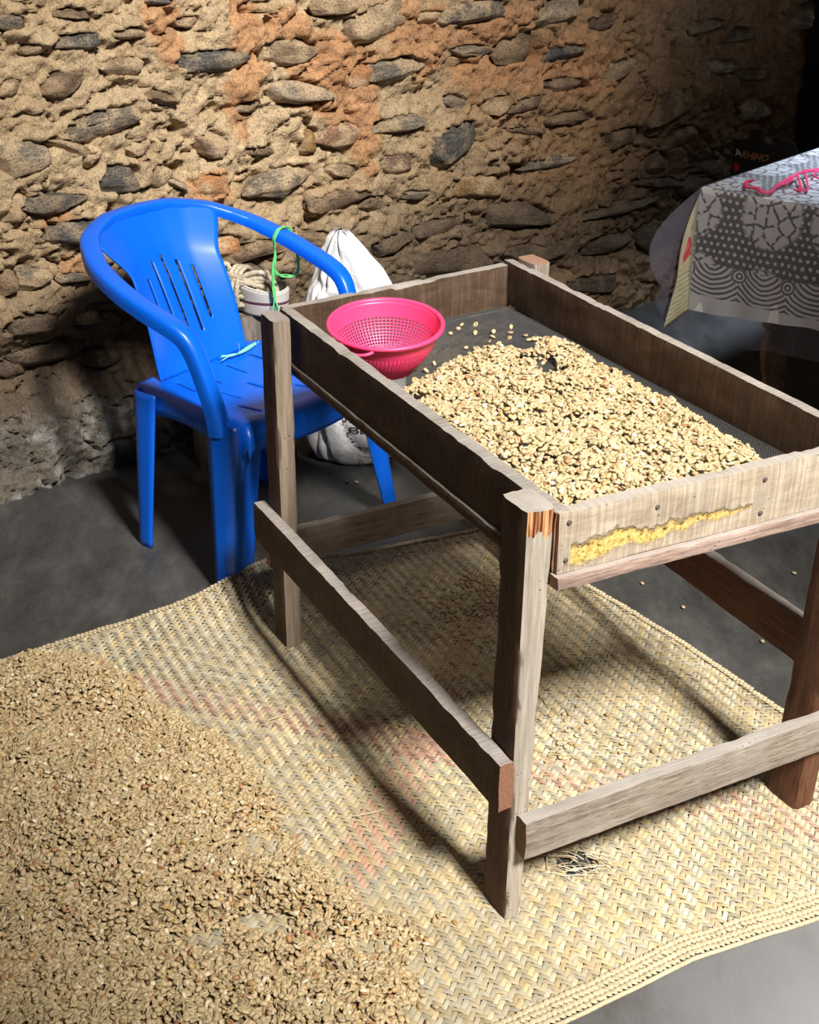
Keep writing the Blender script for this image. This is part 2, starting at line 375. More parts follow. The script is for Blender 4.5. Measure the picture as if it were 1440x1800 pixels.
def build_stone(k, c, th, la, lb, hb, kind, proud):
    nu, nv = 36, 19
    A, B = np.meshgrid(np.linspace(0, 2*PI, nu, endpoint=False), np.linspace(0, PI, nv), indexing='ij')
    p = lambda x, e: np.sign(x)*np.abs(x)**e
    # poles at the ends of the long axis
    x = p(np.cos(B), .42); y = p(np.sin(B), .50)*p(np.cos(A), .62); zz = p(np.sin(B), .5)*p(np.sin(A), .60)
    dep = min(.05, .5*lb+.022)
    o = k*7.31
    nz = 1+.16*fbm(x*1.4+o, y*1.4, zz*1.4, 3)
    X, Y, Zz = x*la*1.06*nz, y*lb*1.08*nz, zz*dep*1.05*nz
    lay = fbm(X*7+o, Y*70+.6*fbm(X*14, o, 0, 2)*4, o, 3)
    Zz = Zz + np.where(zz > 0, .0055*lay, 0); Y = Y + .0016*fbm(X*30, zz*3, o, 2)
    Zz = Zz + np.where(zz > 0, .012*fbm(X*12+o, Y*14, o, 2), 0)
    V = np.stack([X, Y, Zz], -1).reshape(-1, 3)
    rg = np.random.default_rng(100+k); sc = np.array([la, lb, dep])
    for q in range(13):                                   # cleaved faces
        nrm = rg.normal(size=3)*np.array([.8, 1.0, .75]); nrm[2] = abs(nrm[2]) if q % 3 else nrm[2]
        nrm /= np.linalg.norm(nrm)
        dd = (V/sc) @ nrm; lim = rg.uniform(.70, 1.0)
        V = V - np.clip(dd-lim, 0, None)[:, None]*nrm[None]*sc[None]*.97
    V[:, 2] += .006*fbm(V[:, 0]*40+o, V[:, 1]*110, o, 3) + .006*fbm(V[:, 0]*9, V[:, 1]*34, o, 2)
    V[:, 1] += .005*fbm(V[:, 0]*26+o, V[:, 2]*30, o, 2)
    me = make_mesh('stone', V, [f[::-1] for f in grid_faces(nu, nv, True, False)])
    ex = Vector((WD[0]*math.cos(th), WD[1]*math.cos(th), math.sin(th))); ez = Vector((WN[0], WN[1], 0)); ey = ez.cross(ex)
    org = room(c[0], hb-dep*.92+proud*1.05+.003, c[1])
    M = Matrix.Translation(org) @ Matrix((ex, ey, ez)).transposed().to_4x4()
    if c[1] < .50 and kind in 'btglr': kind = 'k'          # low courses get a darker stone: shade put into their colour
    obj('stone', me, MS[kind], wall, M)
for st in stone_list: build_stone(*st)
# ---- unseen walls behind and beside the camera; the front one's bay jambs are placed to shade back wall and heap
PLASTER = plain('earth_plaster', (.30, .21, .13), .95, .1, .25, 8, .4)
def slab_wall(name, parts, label):
    mb = MB()
    for (s0, s1, n0, n1, z0, z1) in parts:
        V = [room(s, n, z) for z in (z0, z1) for (s, n) in ((s0, n0), (s1, n0), (s1, n1), (s0, n1))]; mb.add(V, [(0,3,2,1),(4,5,6,7),(0,1,5,4),(1,2,6,5),(2,3,7,6),(3,0,4,7)])
    tag(mb.build(name, PLASTER, smooth=False), label, 'wall', kind='structure')
slab_wall('wall_front_blocker', [(-3.6, -.80, 4.3, 4.65, 0, 5.8), (.25, 4.6, 4.3, 4.65, 0, 5.8)], 'unseen earth plastered front wall, its open bay placed to shade the back wall and heap')
slab_wall('wall_right_unseen', [(4.25, 4.6, -.1, 4.3, 0, 3.4)], 'unseen earth plastered side wall beyond the far table')

# ================================================================== THE DRYING TABLE
TB0 = np.array([.165, 1.688]); TYAW = .4806
TA = np.array([-math.sin(TYAW), math.cos(TYAW)]); TBv = np.array([math.cos(TYAW), math.sin(TYAW)])
def tw(a, b, z):                          # table axes: a away along the long side, b along the short side
    p = TB0 + TA*a + TBv*b
    return np.array([p[0], p[1], z])
def mat_wood(name, dark, mid, light, saw=0.0, rough=.75, yellow=False, grey=(.34, .31, .29), pit=.4, bleach=(.40, .375, .35), front=None, split=False):
    """weathered sawn timber: long grain on local X, optional saw marks across it"""
    t = NT(name); v = t.coord(); rnd = t.n('ShaderNodeObjectInfo').outputs['Random']
    vv = t.n('ShaderNodeVectorMath', {0: v, 1: t.n('ShaderNodeCombineXYZ', {'X': t.math('MULTIPLY', rnd, 23.0), 'Y': t.math('MULTIPLY', rnd, 5.0), 'Z': t.math('MULTIPLY', rnd, 9.0)}).outputs[0]}, operation='ADD').outputs[0]
    g = t.noise(t.map(vv, (2.2, 40, 40) if not saw else (3.5, 9, 9)), 3.0, 8, .68, .6); fine = t.noise(t.map(vv, (9, 190, 190)), 3.0, 5, .7)
    blot = t.noise(vv, 11, 4, .6); gr = t.noise(vv, 240, 4, .7)
    c = t.ramp(g, [(.28, dark), (.5, mid), (.74, light)])
    c = t.mix(t.ramp(fine, [(.36, .75 if not saw else .25), (.52, 0.0)]), c, tuple(x*.38 for x in dark))
    c = t.mix(t.ramp(blot, [(.45, 0.0), (.7, .65)]), c, grey)
    h = t.math('ADD', t.math('MULTIPLY', g, .6 if not saw else .2), t.math('MULTIPLY', fine, .45 if not saw else .15))
    if saw:
        w = t.noise(t.map(vv, (60, 1.6, 1.6), (0, .12, .0)), 2.6, 4, .7, .3)
        w2 = t.ramp(w, [(.38, 0.0), (.58, 1.0)])
        c = t.mix(t.math('MULTIPLY', t.math('SUBTRACT', 1.0, w2), saw), c, tuple(x*.5 for x in dark))
        h = t.math('ADD', h, t.math('MULTIPLY', w2, saw*.9))
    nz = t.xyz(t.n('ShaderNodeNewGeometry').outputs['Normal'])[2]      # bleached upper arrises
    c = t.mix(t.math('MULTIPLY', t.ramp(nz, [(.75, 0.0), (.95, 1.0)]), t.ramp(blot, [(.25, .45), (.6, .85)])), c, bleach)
    if not front:                         # reddish end grain
        ox = t.math('ABSOLUTE', t.xyz(t.coord('Normal'))[0]); c = t.mix(t.math('MULTIPLY', t.ramp(ox, [(.75, 0.0), (.92, 1.0)]), .8), c, t.ramp(fine, [(.35, (.12, .045, .025)), (.6, (.40, .20, .125))]))
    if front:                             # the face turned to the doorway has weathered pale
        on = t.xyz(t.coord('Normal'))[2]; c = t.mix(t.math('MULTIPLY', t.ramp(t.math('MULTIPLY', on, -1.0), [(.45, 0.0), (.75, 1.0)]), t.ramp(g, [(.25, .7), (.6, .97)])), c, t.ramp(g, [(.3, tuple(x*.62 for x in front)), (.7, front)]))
    if split:                             # the top of the post has split open to fresh orange wood
        ox, oy, oz = t.xyz(v); on = t.xyz(t.coord('Normal'))[2]
        m = t.math('MULTIPLY', t.math('GREATER_THAN', t.math('ADD', ox, t.math('MULTIPLY', t.math('SUBTRACT', t.noise(t.map(v, (0, 1, 1)), 60, 3), .5), .05)), .722), t.math('LESS_THAN', on, -.4))
        c = t.mix(m, c, t.ramp(t.noise(t.map(v, (6, 260, 260)), 1.0, 3), [(.38, (.035, .012, .006)), (.46, (.36, .13, .05)), (.62, (.72, .40, .20))])); h = t.math('SUBTRACT', h, t.math('MULTIPLY', m, .8))
    # worm holes and gouges
    vo = t.voro(t.map(vv, (1, 1, 1)), 70); pits = t.math('MULTIPLY', t.ramp(vo, [(.10, 1.0), (.17, 0.0)]), t.ramp(blot, [(.52, 0.0), (.60, 1.0)]))
    c = t.mix(t.math('MULTIPLY', pits, pit), c, (.012, .008, .006)); h = t.math('SUBTRACT', h, t.math('MULTIPLY', pits, pit))
    if yellow:                            # decayed yellow channel eaten along the board, local metres
        x, y, z = t.xyz(v)
        line = t.math('ADD', t.math('MULTIPLY', x, .02), t.math('MULTIPLY', t.math('SUBTRACT', t.noise(t.map(v, (1, 0, 0)), 14, 3), .5), .05))
        dz = t.math('ABSOLUTE', t.math('SUBTRACT', t.math('ADD', z, .070), line))
        ln = t.math('ADD', t.math('MULTIPLY', t.noise(v, 55, 5, .75), .030), t.math('MULTIPLY', t.math('ABSOLUTE', t.math('SUBTRACT', x, .05)), .050))
        m = t.math('MULTIPLY', t.ramp(t.math('ADD', dz, ln), [(.0305, 1.0), (.0345, 0.0)]), t.math('MULTIPLY', t.math('GREATER_THAN', x, .022), t.math('LESS_THAN', x, .36)))
        yc = t.ramp(t.noise(v, 130, 4, .8), [(.36, (.10, .05, .012)), (.46, (.66, .44, .12)), (.7, (.80, .62, .28))])
        edge = t.math('MULTIPLY', t.ramp(t.math('ADD', dz, ln), [(.0295, 0.0), (.033, 1.0), (.0365, 0.0)]), t.math('MULTIPLY', t.math('GREATER_THAN', x, .022), t.math('LESS_THAN', x, .36)))
        c = t.mix(m, c, yc); c = t.mix(t.math('MULTIPLY', edge, .55), c, (.02, .012, .006)); h = t.math('SUBTRACT', h, t.math('MULTIPLY', m, 1.2))
    return t.done(color=c, rough=rough, spec=.3, normal=t.bump(h, .8, .0035))
WD_GREY = mat_wood('weathered_grey_wood', (.135, .105, .082), (.29, .24, .195), (.46, .40, .335), grey=(.36, .33, .30))
WD_PALE = mat_wood('pale_sawn_wood', (.32, .255, .185), (.52, .43, .325), (.66, .57, .45), saw=.40, yellow=True, grey=(.46, .40, .33))
WD_BROWN = mat_wood('brown_sawn_wood', (.045, .026, .016), (.092, .054, .033), (.165, .105, .068), saw=.40, grey=(.115, .082, .060))
WD_RED = mat_wood('reddish_wood', (.060, .022, .011), (.125, .050, .024), (.21, .10, .052), grey=(.14, .072, .04))
WD_MID = mat_wood('grey_brown_wood', (.095, .068, .05), (.20, .152, .115), (.33, .27, .215), grey=(.26, .22, .19))
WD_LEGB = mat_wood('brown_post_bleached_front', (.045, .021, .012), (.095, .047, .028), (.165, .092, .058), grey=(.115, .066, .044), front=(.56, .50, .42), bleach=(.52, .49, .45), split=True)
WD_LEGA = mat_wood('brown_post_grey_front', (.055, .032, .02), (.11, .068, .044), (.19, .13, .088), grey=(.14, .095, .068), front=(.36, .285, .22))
WD_PINK = mat_wood('pinkish_lath_wood', (.20, .135, .11), (.36, .255, .21), (.50, .38, .32), grey=(.42, .32, .28))
def plank(name, P, Q, w, h, mat, parent, up=(0, 0, 1), rough=.0009, chip=.003, seed=0, nx=None, bow=0.0, taper=1.0, chip_top=1.0):
    """timber from P to Q (centre of its top edge line); w thickness, h height below it. Local X long, Y thickness, Z up."""
    P = np.asarray(P, float); Q = np.asarray(Q, float); L = np.linalg.norm(Q-P); ex = (Q-P)/L
    upv = np.asarray(up, float); ez = upv-ex*(upv@ex); ez /= np.linalg.norm(ez); ey = np.cross(ez, ex)
    nx = nx or max(12, int(L/.012)); ny, nz = 4, max(6, int(h/.012))
    # closed ring of the section
    ring = [(y, 1.0) for y in np.linspace(-.5, .5, ny)] + [(.5, z) for z in np.linspace(1, 0, nz)[1:]] + [(y, 0.0) for y in np.linspace(.5, -.5, ny)[1:]] + [(-.5, z) for z in np.linspace(0, 1, nz)[1:-1]]
    ring = np.array(ring); K = len(ring)
    X = np.linspace(0, L, nx)
    V = np.zeros((nx, K, 3)); V[..., 0] = X[:, None]
    tp = 1+(taper-1)*(X/L)[:, None]
    yy = ring[None, :, 0]*w*tp; zz = (ring[None, :, 1]-1)*h*tp
    o = seed*13.7
    xx = np.broadcast_to(X[:, None], yy.shape); yy = yy+0*xx; zz = zz+0*xx
    yn = yy+rough*fbm(xx*26+o, zz*30, np.sign(yy)*3+o, 3)*1.3+.0007*fbm(xx*90, zz*160, o+np.sign(yy), 2)
    zn = zz+rough*fbm(xx*20+o, yy*40, np.sign(zz+h/2)*5+o, 3)*1.3
    # broken arrises: both top edges lose wood where the noise dips
    e1 = np.clip(fbm(xx*22+o, np.sign(yy)*2, o*.3, 4)-.22, 0, 1)
    top = (ring[None, :, 1] > .999)*1.0; edge = (np.abs(ring[None, :, 0]) > .49)*1.0
    zn = zn-chip*chip_top*top*(.25+e1*2.2)*(.45+.55*edge)*(e1 > 0)
    yn = yn*(1-.10*top*edge*(1+e1)); bot = (ring[None, :, 1] < .001)*1.0
    zn = zn+bot*chip*.45*np.clip(fbm(xx*11+o+50, np.sign(yy), o, 3), 0, 1); yn = yn*(1-.07*bot*edge)
    yn = yn+bow*4*(xx/L)*(1-xx/L)
    V[..., 1] = yn; V[..., 2] = zn
    V[0, :, 0] += .0025*fbm(yy[0]*90, zz[0]*60, o, 2); V[-1, :, 0] += .0025*fbm(yy[0]*90, zz[0]*60, o+8, 2)
    # end grids: cap by fan rings
    F = grid_faces(nx, K, False, True)
    VV = list(V.reshape(-1, 3))
    for (i, flip) in ((0, True), (nx-1, False)):
        c = len(VV); VV.append(V[i].mean(0))
        for k in range(K):
            a, b = i*K+k, i*K+(k+1) % K
            F.append((a, b, c) if flip else (b, a, c))
    F = [f[::-1] for f in F]
    me = make_mesh(name, VV, F)
    M = Matrix.Translation(Vector(P)) @ Matrix((Vector(ex), Vector(ey), Vector(ez))).transposed().to_4x4()
    ob = obj(name, me, mat, parent, M); autosmooth(ob, 38); return ob
table = thing('drying_table', 'weathered wooden drying table with a mesh tray and four square legs on the mat', 'table', tuple(tw(.5, .33, 0)))
def leg(a, b, da, db, top, mat, lean=(0, 0), seed=0, taper_b=1.0, name='leg'):
    """square post; a,b = near corner on the ground, grain upright"""
    nz = 40; V = []; o = seed*5.3
    ring = []
    m = 5
    for k in range(m): ring.append((k/m, 0))
    for k in range(m): ring.append((1, k/m))
    for k in range(m): ring.append((1-k/m, 1))
    for k in range(m): ring.append((0, 1-k/m))
    K = len(ring)
    for i in range(nz):
        f = i/(nz-1); z = top*f
        for (u, v) in ring:
            aa = a+lean[0]*f+da*u; sb = db*(taper_b+(1-taper_b)*f)
            bb = b+lean[1]*f+sb*v
            cu, cv = u-.5, v-.5
            corner = (abs(cu) > .49 and abs(cv) > .49)
            n = float(vnoise(z*16+o, cu*3+o, cv*3))*.0007 + float(vnoise(z*60+o, cu*9, cv*9+o))*.0006
            sh = 1-(.09 if corner else 0)-(.06*max(0, float(vnoise(z*40+o*2, cu*2, cv*2))) if corner else 0)
            aa = a+lean[0]*f+da*(.5+cu*sh)+n*np.sign(cu); bb = b+lean[1]*f+sb*(.5+cv*sh)+n*np.sign(cv)
            zz = z
            if i == nz-1: zz += .0016*float(vnoise(cu*7+o, cv*7, 3))
            if i == 0: zz = 0.0065+.003*abs(float(vnoise(cu*6+o, cv*6, 9)))
            V.append(tw(aa, bb, zz))
    F = grid_faces(nz, K, False, True)
    c0 = len(V); V.append(tw(a+da/2, b+db/2, .008)); c1 = len(V); V.append(tw(a+lean[0]+da/2, b+lean[1]+db/2, top+.002))
    for k in range(K):
        F.append((k, (k+1) % K, c0)); F.append(((nz-1)*K+(k+1) % K, (nz-1)*K+k, c1))
    # local frame: X up the post so that grain runs along it
    org = Vector(tw(a+da/2, b+db/2, 0)); ex = Vector((0, 0, 1)); ey = Vector((*TBv, 0)); ez = ex.cross(ey)
    M = Matrix.Translation(org) @ Matrix((ex, ey, ez)).transposed().to_4x4(); Mi = M.inverted()
    V = [Mi @ Vector(v) for v in V]
    ob = obj(name, make_mesh(name, V, F), mat, table, M); autosmooth(ob, 40)
    bm_fix(ob); return ob
def bm_fix(o):
    import bmesh
    bm = bmesh.new(); bm.from_mesh(o.data); bmesh.ops.recalc_face_normals(bm, faces=bm.faces); bm.to_mesh(o.data); bm.free()
TOPZ, MESHZ = .752, .662
leg(.939, 0, .075, .040, .763, WD_LEGA, (.0, -.004), 1)                                   # back left
leg(0, 0, .075, .050, .760, WD_LEGB, (.0, .002), 2, .62)                                 # front left, faces the light
leg(0, .624, .078, .048, .748, WD_RED, (.0, .036), 3)                                    # front right
leg(1.02, .632, .078, .046, .772, WD_GREY, (.012, .028), 4)                              # back right
# rails
def rail(a0, b0, a1, b1, ztop, h, w, mat, seed, z1=None, **k):
    return plank('rail', tw(a0, b0, ztop), tw(a1, b1, z1 if z1 is not None else ztop), w, h, mat, table, seed=seed, **k)
rail(-.004, -.0135, 1.032, -.0145, .333, .088, .027, WD_BROWN, 11, z1=.334, chip=.004)
rail(-.0145, .012, -.0145, .735, .224, .072, .028, WD_GREY, 12, z1=.232)
rail(1.032, .000, 1.052, .70, .250, .078, .026, WD_MID, 13, z1=.255)
rail(-.01, .688, 1.12, .72, .345, .088, .026, WD_RED, 14)
# tray boards
BH = .098
def board(a0, b0, a1, b1, mat, seed, w=.024, ztop=TOPZ, h=BH, z1=None, **k):
    return plank('side_board', tw(a0, b0, ztop), tw(a1, b1, z1 if z1 is not None else ztop), w, h, mat, table, seed=seed, chip=.0045, **k)
b_left = board(-.001, .0615, 1.045, .068, WD_BROWN, 21, w=.026)
b_front = board(.0045, .0520, .0045, .668, WD_PALE, 22, w=.026)
b_right = board(.02, .652, 1.125, .648, WD_BROWN, 23, w=.024, z1=TOPZ+.012)
b_back = board(1.050, .062, 1.118, .640, WD_BROWN, 24, w=.026, z1=TOPZ+.004)
# laths that hold the mesh from below
def lath(a0, b0, a1, b1, mat, seed, z=TOPZ-BH-.001, w=.030, h=.020):
    return plank('lath', tw(a0, b0, z), tw(a1, b1, z), w, h, mat, table, seed=seed, chip=.002)
lath(-.004, .048, -.004, .70, WD_PINK, 31, w=.032); lath(.012, .0585, 1.05, .066, WD_BROWN, 32, w=.034)
lath(.02, .655, 1.10, .650, WD_BROWN, 33); lath(1.052, .07, 1.115, .63, WD_BROWN, 34)
# nail heads on the front board and rails
def nail(P, nrm, parent, r=.0042):
    n = Vector(nrm).normalized(); M = Matrix.Translation(Vector(P)) @ n.to_track_quat('Z', 'Y').to_matrix().to_4x4()
    V, F = lathe([(0.0002, .0016), (r*.7, .0014), (r, .0004), (r, -.002)], 10)
    obj('nail', make_mesh('nail', V, F), NAIL, parent, M)
NAIL = plain('rusty_nail', (.10, .075, .065), .6, .5)
fn = (-TA[0], -TA[1], 0)
for (b, z) in ((.068, .736), (.066, .675), (.225, .727), (.43, .73), (.43, .672)): nail(tw(-.0095, b, z), fn, b_front)
# wire netting under the tray
def build_netting():
    sp, r = .0060, .00075
    V = []; F = []
    def wire(P, Q, z):
        P = np.array(P); Q = np.array(Q); d = (Q-P)/np.linalg.norm(Q-P); n = np.array([-d[1], d[0], 0])
        o = len(V)
        for X in (P, Q):
            V.extend([X+n*r, X+[0, 0, r], X-n*r, X-[0, 0, r]])
        F.extend([(o+k, o+(k+1) % 4, o+4+(k+1) % 4, o+4+k) for k in range(4)])
    for b in np.arange(.074, .640, sp): wire(tw(.018, b, MESHZ), tw(1.042+.07*(b-.06)/.58, b, MESHZ-.001), 0)
    for a in np.arange(.018, 1.10, sp): wire(tw(a, .074, MESHZ-.0008), tw(a, .640, MESHZ-.0008), 0)
    V = np.array(V); c = tw(.55, .35, 0)[:2]
    d = np.stack([(V[:, :2]-TB0) @ TA, (V[:, :2]-TB0) @ TBv], 1)
    return obj('wire_netting', make_mesh('wire_netting', V, F, False), plain('dark_netting', (.05, .052, .055), .45, .5), table)
net = tag(build_netting(), 'fine dark wire netting', kind='stuff')

# ================================================================== THE PLAITED MAT
MA = math.radians(27); E1 = np.array([math.cos(MA), math.sin(MA)]); E2 = np.array([-math.sin(MA), math.cos(MA)])
D1 = (E1+E2)/math.sqrt(2); D2 = (E1-E2)/math.sqrt(2)
def pq(x, y): return x*E1[0]+y*E1[1], x*E2[0]+y*E2[1]
def q_back(p): return np.interp(p, [-.6, .0, .32, .7, .98, 1.3, 1.65], [2.54, 2.55, 2.57, 2.625, 2.668, 2.705, 2.69])
def p_right(q): return np.interp(q, [1.2, 1.5, 1.7, 2.0, 2.2, 2.35, 2.8], [1.755, 1.745, 1.735, 1.715, 1.675, 1.64, 1.61])
def q_front(p): return np.interp(p, [-.6, .6, .9, 1.15, 1.4, 1.8], [1.20, 1.205, 1.215, 1.232, 1.213, 1.20])
def mat_z(x, y):
    p, q = pq(x, y)
    z = .0055+.0035*fbm(x*5, y*5, 3, 2)+.0022*fbm(x*14, y*14, 8, 2)
    d = q_back(p)-q
    lift = np.exp(-((p-.98)/.17)**2)*.058*np.exp(-(d/.085)**2) + np.exp(-((p-.45)/.4)**2)*.016*np.exp(-(d/.09)**2)
    z = z+lift+.006*np.exp(-((p-.70)/.05)**2-((q-2.45)/.2)**2)
    z = z+.012*np.exp(-((p_right(q)-p)/.05)**2)*np.exp(-((q-2.35)/.2)**2)
    return np.maximum(z, .0035)
HOLE = at(1012, 1522)[:2]
def in_mat(x, y):
    p, q = pq(x, y)
    return (p < p_right(q)) & (q < q_back(p)) & (q > q_front(p)) & (p > -.35)
def in_hole(x, y):
    dx, dy = x-HOLE[0], y-HOLE[1]
    return ((dx/.034)**2+(dy/.028)**2+.35*fbm(x*90, y*90, 2, 2)) < 1
mat_thing = thing('woven_mat', 'large plaited palm-leaf mat with faded pink bands lying on the concrete floor', 'mat', (float(.7*E1[0]+1.9*E2[0]), float(.7*E1[1]+1.9*E2[1]), 0))
def build_weave():
    pitch = .0090; hw = .0043; amp = .0015
    cor = [(-.35, 1.2), (1.8, 1.2), (1.8, 2.8), (-.35, 2.8)]
    xy = [E1*a+E2*b for a, b in cor]
    u = [v@D1 for v in xy]; w = [v@D2 for v in xy]
    j0, j1 = int(min(u)/pitch)-1, int(max(u)/pitch)+1; i0, i1 = int(min(w)/pitch)-1, int(max(w)/pitch)+1
    V = []; Fq = []; C = []; UV = []
    off = 0
    s1 = at(545, 1274)[:2]@D1/pitch; s2 = at(672, 1440)[:2]@D2/pitch      # where the dyed bands run
    s3 = at(960, 1330)[:2]@D1/pitch
    rg = np.random.default_rng(3)
    for kind in (0, 1):
        rng_ = range(i0, i1) if kind == 0 else range(j0, j1)
        other = np.arange(j0, j1) if kind == 0 else np.arange(i0, i1)
        for m in rng_:
            jit = rg.normal(0, .0006)
            t = other*pitch; c = m*pitch+jit+.0011*vnoise(t*9, m*.37, kind*7)
            if kind == 0:
                P = D2[None]*(c[:, None])+D1[None]*t[:, None]; Dp = D2; over = ((m+other) % 4) < 2
            else:
                P = D1[None]*(c[:, None])+D2[None]*t[:, None]; Dp = D1; over = ((m+other) % 4) >= 2
            ok = in_mat(P[:, 0], P[:, 1]) & ~in_hole(P[:, 0], P[:, 1])
            if ok.sum() < 2: continue
            z = mat_z(P[:, 0], P[:, 1])+np.where(over, amp, -amp)+rg.normal(0, .00025, len(t))
            wid = hw*rg.uniform(.86, 1.04)*(1+.10*vnoise(t*30, m*1.7, kind))
            tilt = rg.normal(0, .0003)
            tone = rg.uniform(.74, 1.10)*(1.0 if kind == 0 else .80); warm = rg.uniform(-.05, .05)  # second strand direction toned darker: its shading is put into the colour
            base = np.array([.60+warm, .515, .345-warm*1.2])*tone
            base = base[None]*(1+.16*vnoise(t*7, m*.9, kind*3)[:, None])
            # faded dye
            if kind == 1:
                d = abs(m-s1)*.8; band = (d < 4.2)
                if band: f = (.55*sstep(-.55, .35, fbm(t*3.2, m*.2, 5, 3)))[:, None]; base = base*(1-f)+np.array([.60, .235, .20])*tone*f
                if 5.2 <= abs(m-s1) < 9: f = (.35*sstep(-.3, .5, fbm(t*4, m*.3, 9, 3)))[:, None]; base = base*(1-f)+np.array([.36, .42, .30])*tone*f
            else:
                d = abs(m-s2)*.8
                if d < 4.2: f = (.55*sstep(-.5, .4, fbm(t*3.2, m*.2, 15, 3)))[:, None]; base = base*(1-f)+np.array([.64, .25, .20])*tone*f
                elif d < 8: f = (.25*sstep(-.3, .5, fbm(t*4, m*.3, 19, 3)))[:, None]; base = base*(1-f)+np.array([.44, .48, .28])*tone*f
            st = sstep(.25, .7, fbm(P[:, 0]*3, P[:, 1]*3, 2, 3))[:, None]*.30; base = base*(1-st)+np.array([.33, .25, .16])*st
            n = len(t)
            rows = np.stack([P-Dp*wid[:, None], P, P+Dp*wid[:, None]], 1)            # n,3,2
            zz = np.stack([z-.0004+tilt, z+.0006, z-.0004-tilt], 1)
            V.append(np.concatenate([rows, zz[..., None]], 2).reshape(-1, 3))
            C.append(np.repeat(np.clip(base, 0, 1), 3, 0))
            uv = np.zeros((n, 3, 2)); uv[..., 0] = t[:, None]; uv[..., 1] = np.array([0, .5, 1])[None]*.011+m*.0371+kind*3.3
            UV.append(uv.reshape(-1, 2))
            k = np.arange(n-1)[(ok[:-1] & ok[1:])]*3+off
            Fq.append(np.column_stack([k, k+3, k+4, k+1])); Fq.append(np.column_stack([k+1, k+4, k+5, k+2]))
            off += n*3
    V = np.concatenate(V); Fq = np.concatenate(Fq); C = np.concatenate(C); UV = np.concatenate(UV)
    used = np.unique(Fq); remap = np.full(len(V), -1); remap[used] = np.arange(len(used))
    me = make_mesh_np('weave', V[used], remap[Fq]); point_color(me, 'straw', C[used])
    uvl = me.uv_layers.new(name='uv'); li = np.empty(len(me.loops), np.int32); me.loops.foreach_get('vertex_index', li)
    uvl.data.foreach_set('uv', UV[used][li].astype(np.float32).ravel())
    return me
def mat_straw(name, from_attr=True, c=(.6, .48, .3)):
    t = NT(name)
    if from_attr:
        v = t.n('ShaderNodeUVMap', uv_map='uv').outputs[0]
        st = t.noise(t.map(v, (14, 900, 1)), 1.0, 3, .6)
        base = t.attr('straw')
    else:
        v = t.coord(); st = t.noise(v, 140, 4, .6); base = c
    col_ = t.mix(t.ramp(st, [(.34, .62), (.5, 0.0)]), base, t.mix(.62, base, (.10, .065, .03)))
    col_ = t.mix(t.ramp(st, [(.56, 0.0), (.74, .4)]), col_, (.80, .69, .47))
    return t.done(color=col_, rough=.55, spec=.35, normal=t.bump(st, .5, .0012))
STRAW = mat_straw('palm_straw'); STRAW2 = mat_straw('palm_straw_plain', False, (.50, .42, .275))
weave = tag(obj('weave', build_weave(), STRAW, mat_thing), 'diagonal twill weave of palm strips', kind='stuff')
def build_braid(name, path, w=.013, step=.0098, seed=1):
    P = resample(np.column_stack([path, np.zeros(len(path))]), max(4, int(np.sum(np.linalg.norm(np.diff(np.array(path), axis=0), axis=1))/step)))
    T = np.gradient(P, axis=0); T /= np.linalg.norm(T, axis=1)[:, None]; N = np.column_stack([-T[:, 1], T[:, 0], 0*T[:, 0]])
    rg = np.random.default_rng(seed); V = []; F = []
    for i in range(len(P)):
        for s in (-1, 1):
            c = P[i]+N[i]*s*w*.42+T[i]*(.0045 if s > 0 else 0); z = float(mat_z(c[0], c[1]))+.0042+rg.normal(0, .0006)
            ang = s*(.72+rg.normal(0, .08)); ax = T[i]*math.cos(ang)+N[i]*math.sin(ang); ay = np.cross([0, 0, 1], ax)
            L = w*.62*rg.uniform(.9, 1.1); W = .0052; o = len(V)
            for (u, vv, h) in ((-1, 0, -.002), (-.5, -.85, .0), (-.5, .85, .0), (0, -1, .0008), (0, 1, .0008), (.5, -.85, 0), (.5, .85, 0), (1, 0, -.002), (-.45, 0, .0026), (0, 0, .0034), (.45, 0, .0026)):
                V.append(c+ax*L*u+ay*W*vv+np.array([0, 0, z+h]))
            F += [tuple(o+k for k in f) for f in ((0,1,8),(0,8,2),(1,3,9,8),(8,9,4,2),(3,5,10,9),(9,10,6,4),(5,7,10),(10,7,6))]
    return obj(name, make_mesh(name, V, F), STRAW2, mat_thing)
ps = np.linspace(-.35, 1.745, 40); front = [E1*p+E2*(float(q_front(p))+.004) for p in ps]; fr_in = [E1*p+E2*(float(q_front(p))+.026) for p in ps]
qs = np.linspace(1.215, 2.69, 40); right = [E1*(float(p_right(q))-.002)+E2*q for q in qs]
pb = np.linspace(-.35, 1.61, 44); back = [E1*p+E2*(float(q_back(p))-.003) for p in pb]
for nm, pth, sd in (('front_edge_braid', front, 1), ('front_edge_braid', fr_in, 2), ('right_edge_braid', right, 3), ('back_edge_braid', back, 4)):
    b_ = build_braid('edge_braid', pth, seed=sd, w=.013 if sd < 3 else .009); tag(b_, kind='stuff')
hem = MB()
for pth in ([E1*p+E2*(float(q_front(p))-.010) for p in np.linspace(-.35, 1.75, 60)],):
    Q = resample(np.array([[v[0], v[1], float(mat_z(v[0], v[1]))] for v in pth]), 160); hem.tube(Q, .0042, k=6)
hem.build('hem_cord', STRAW2, mat_thing)
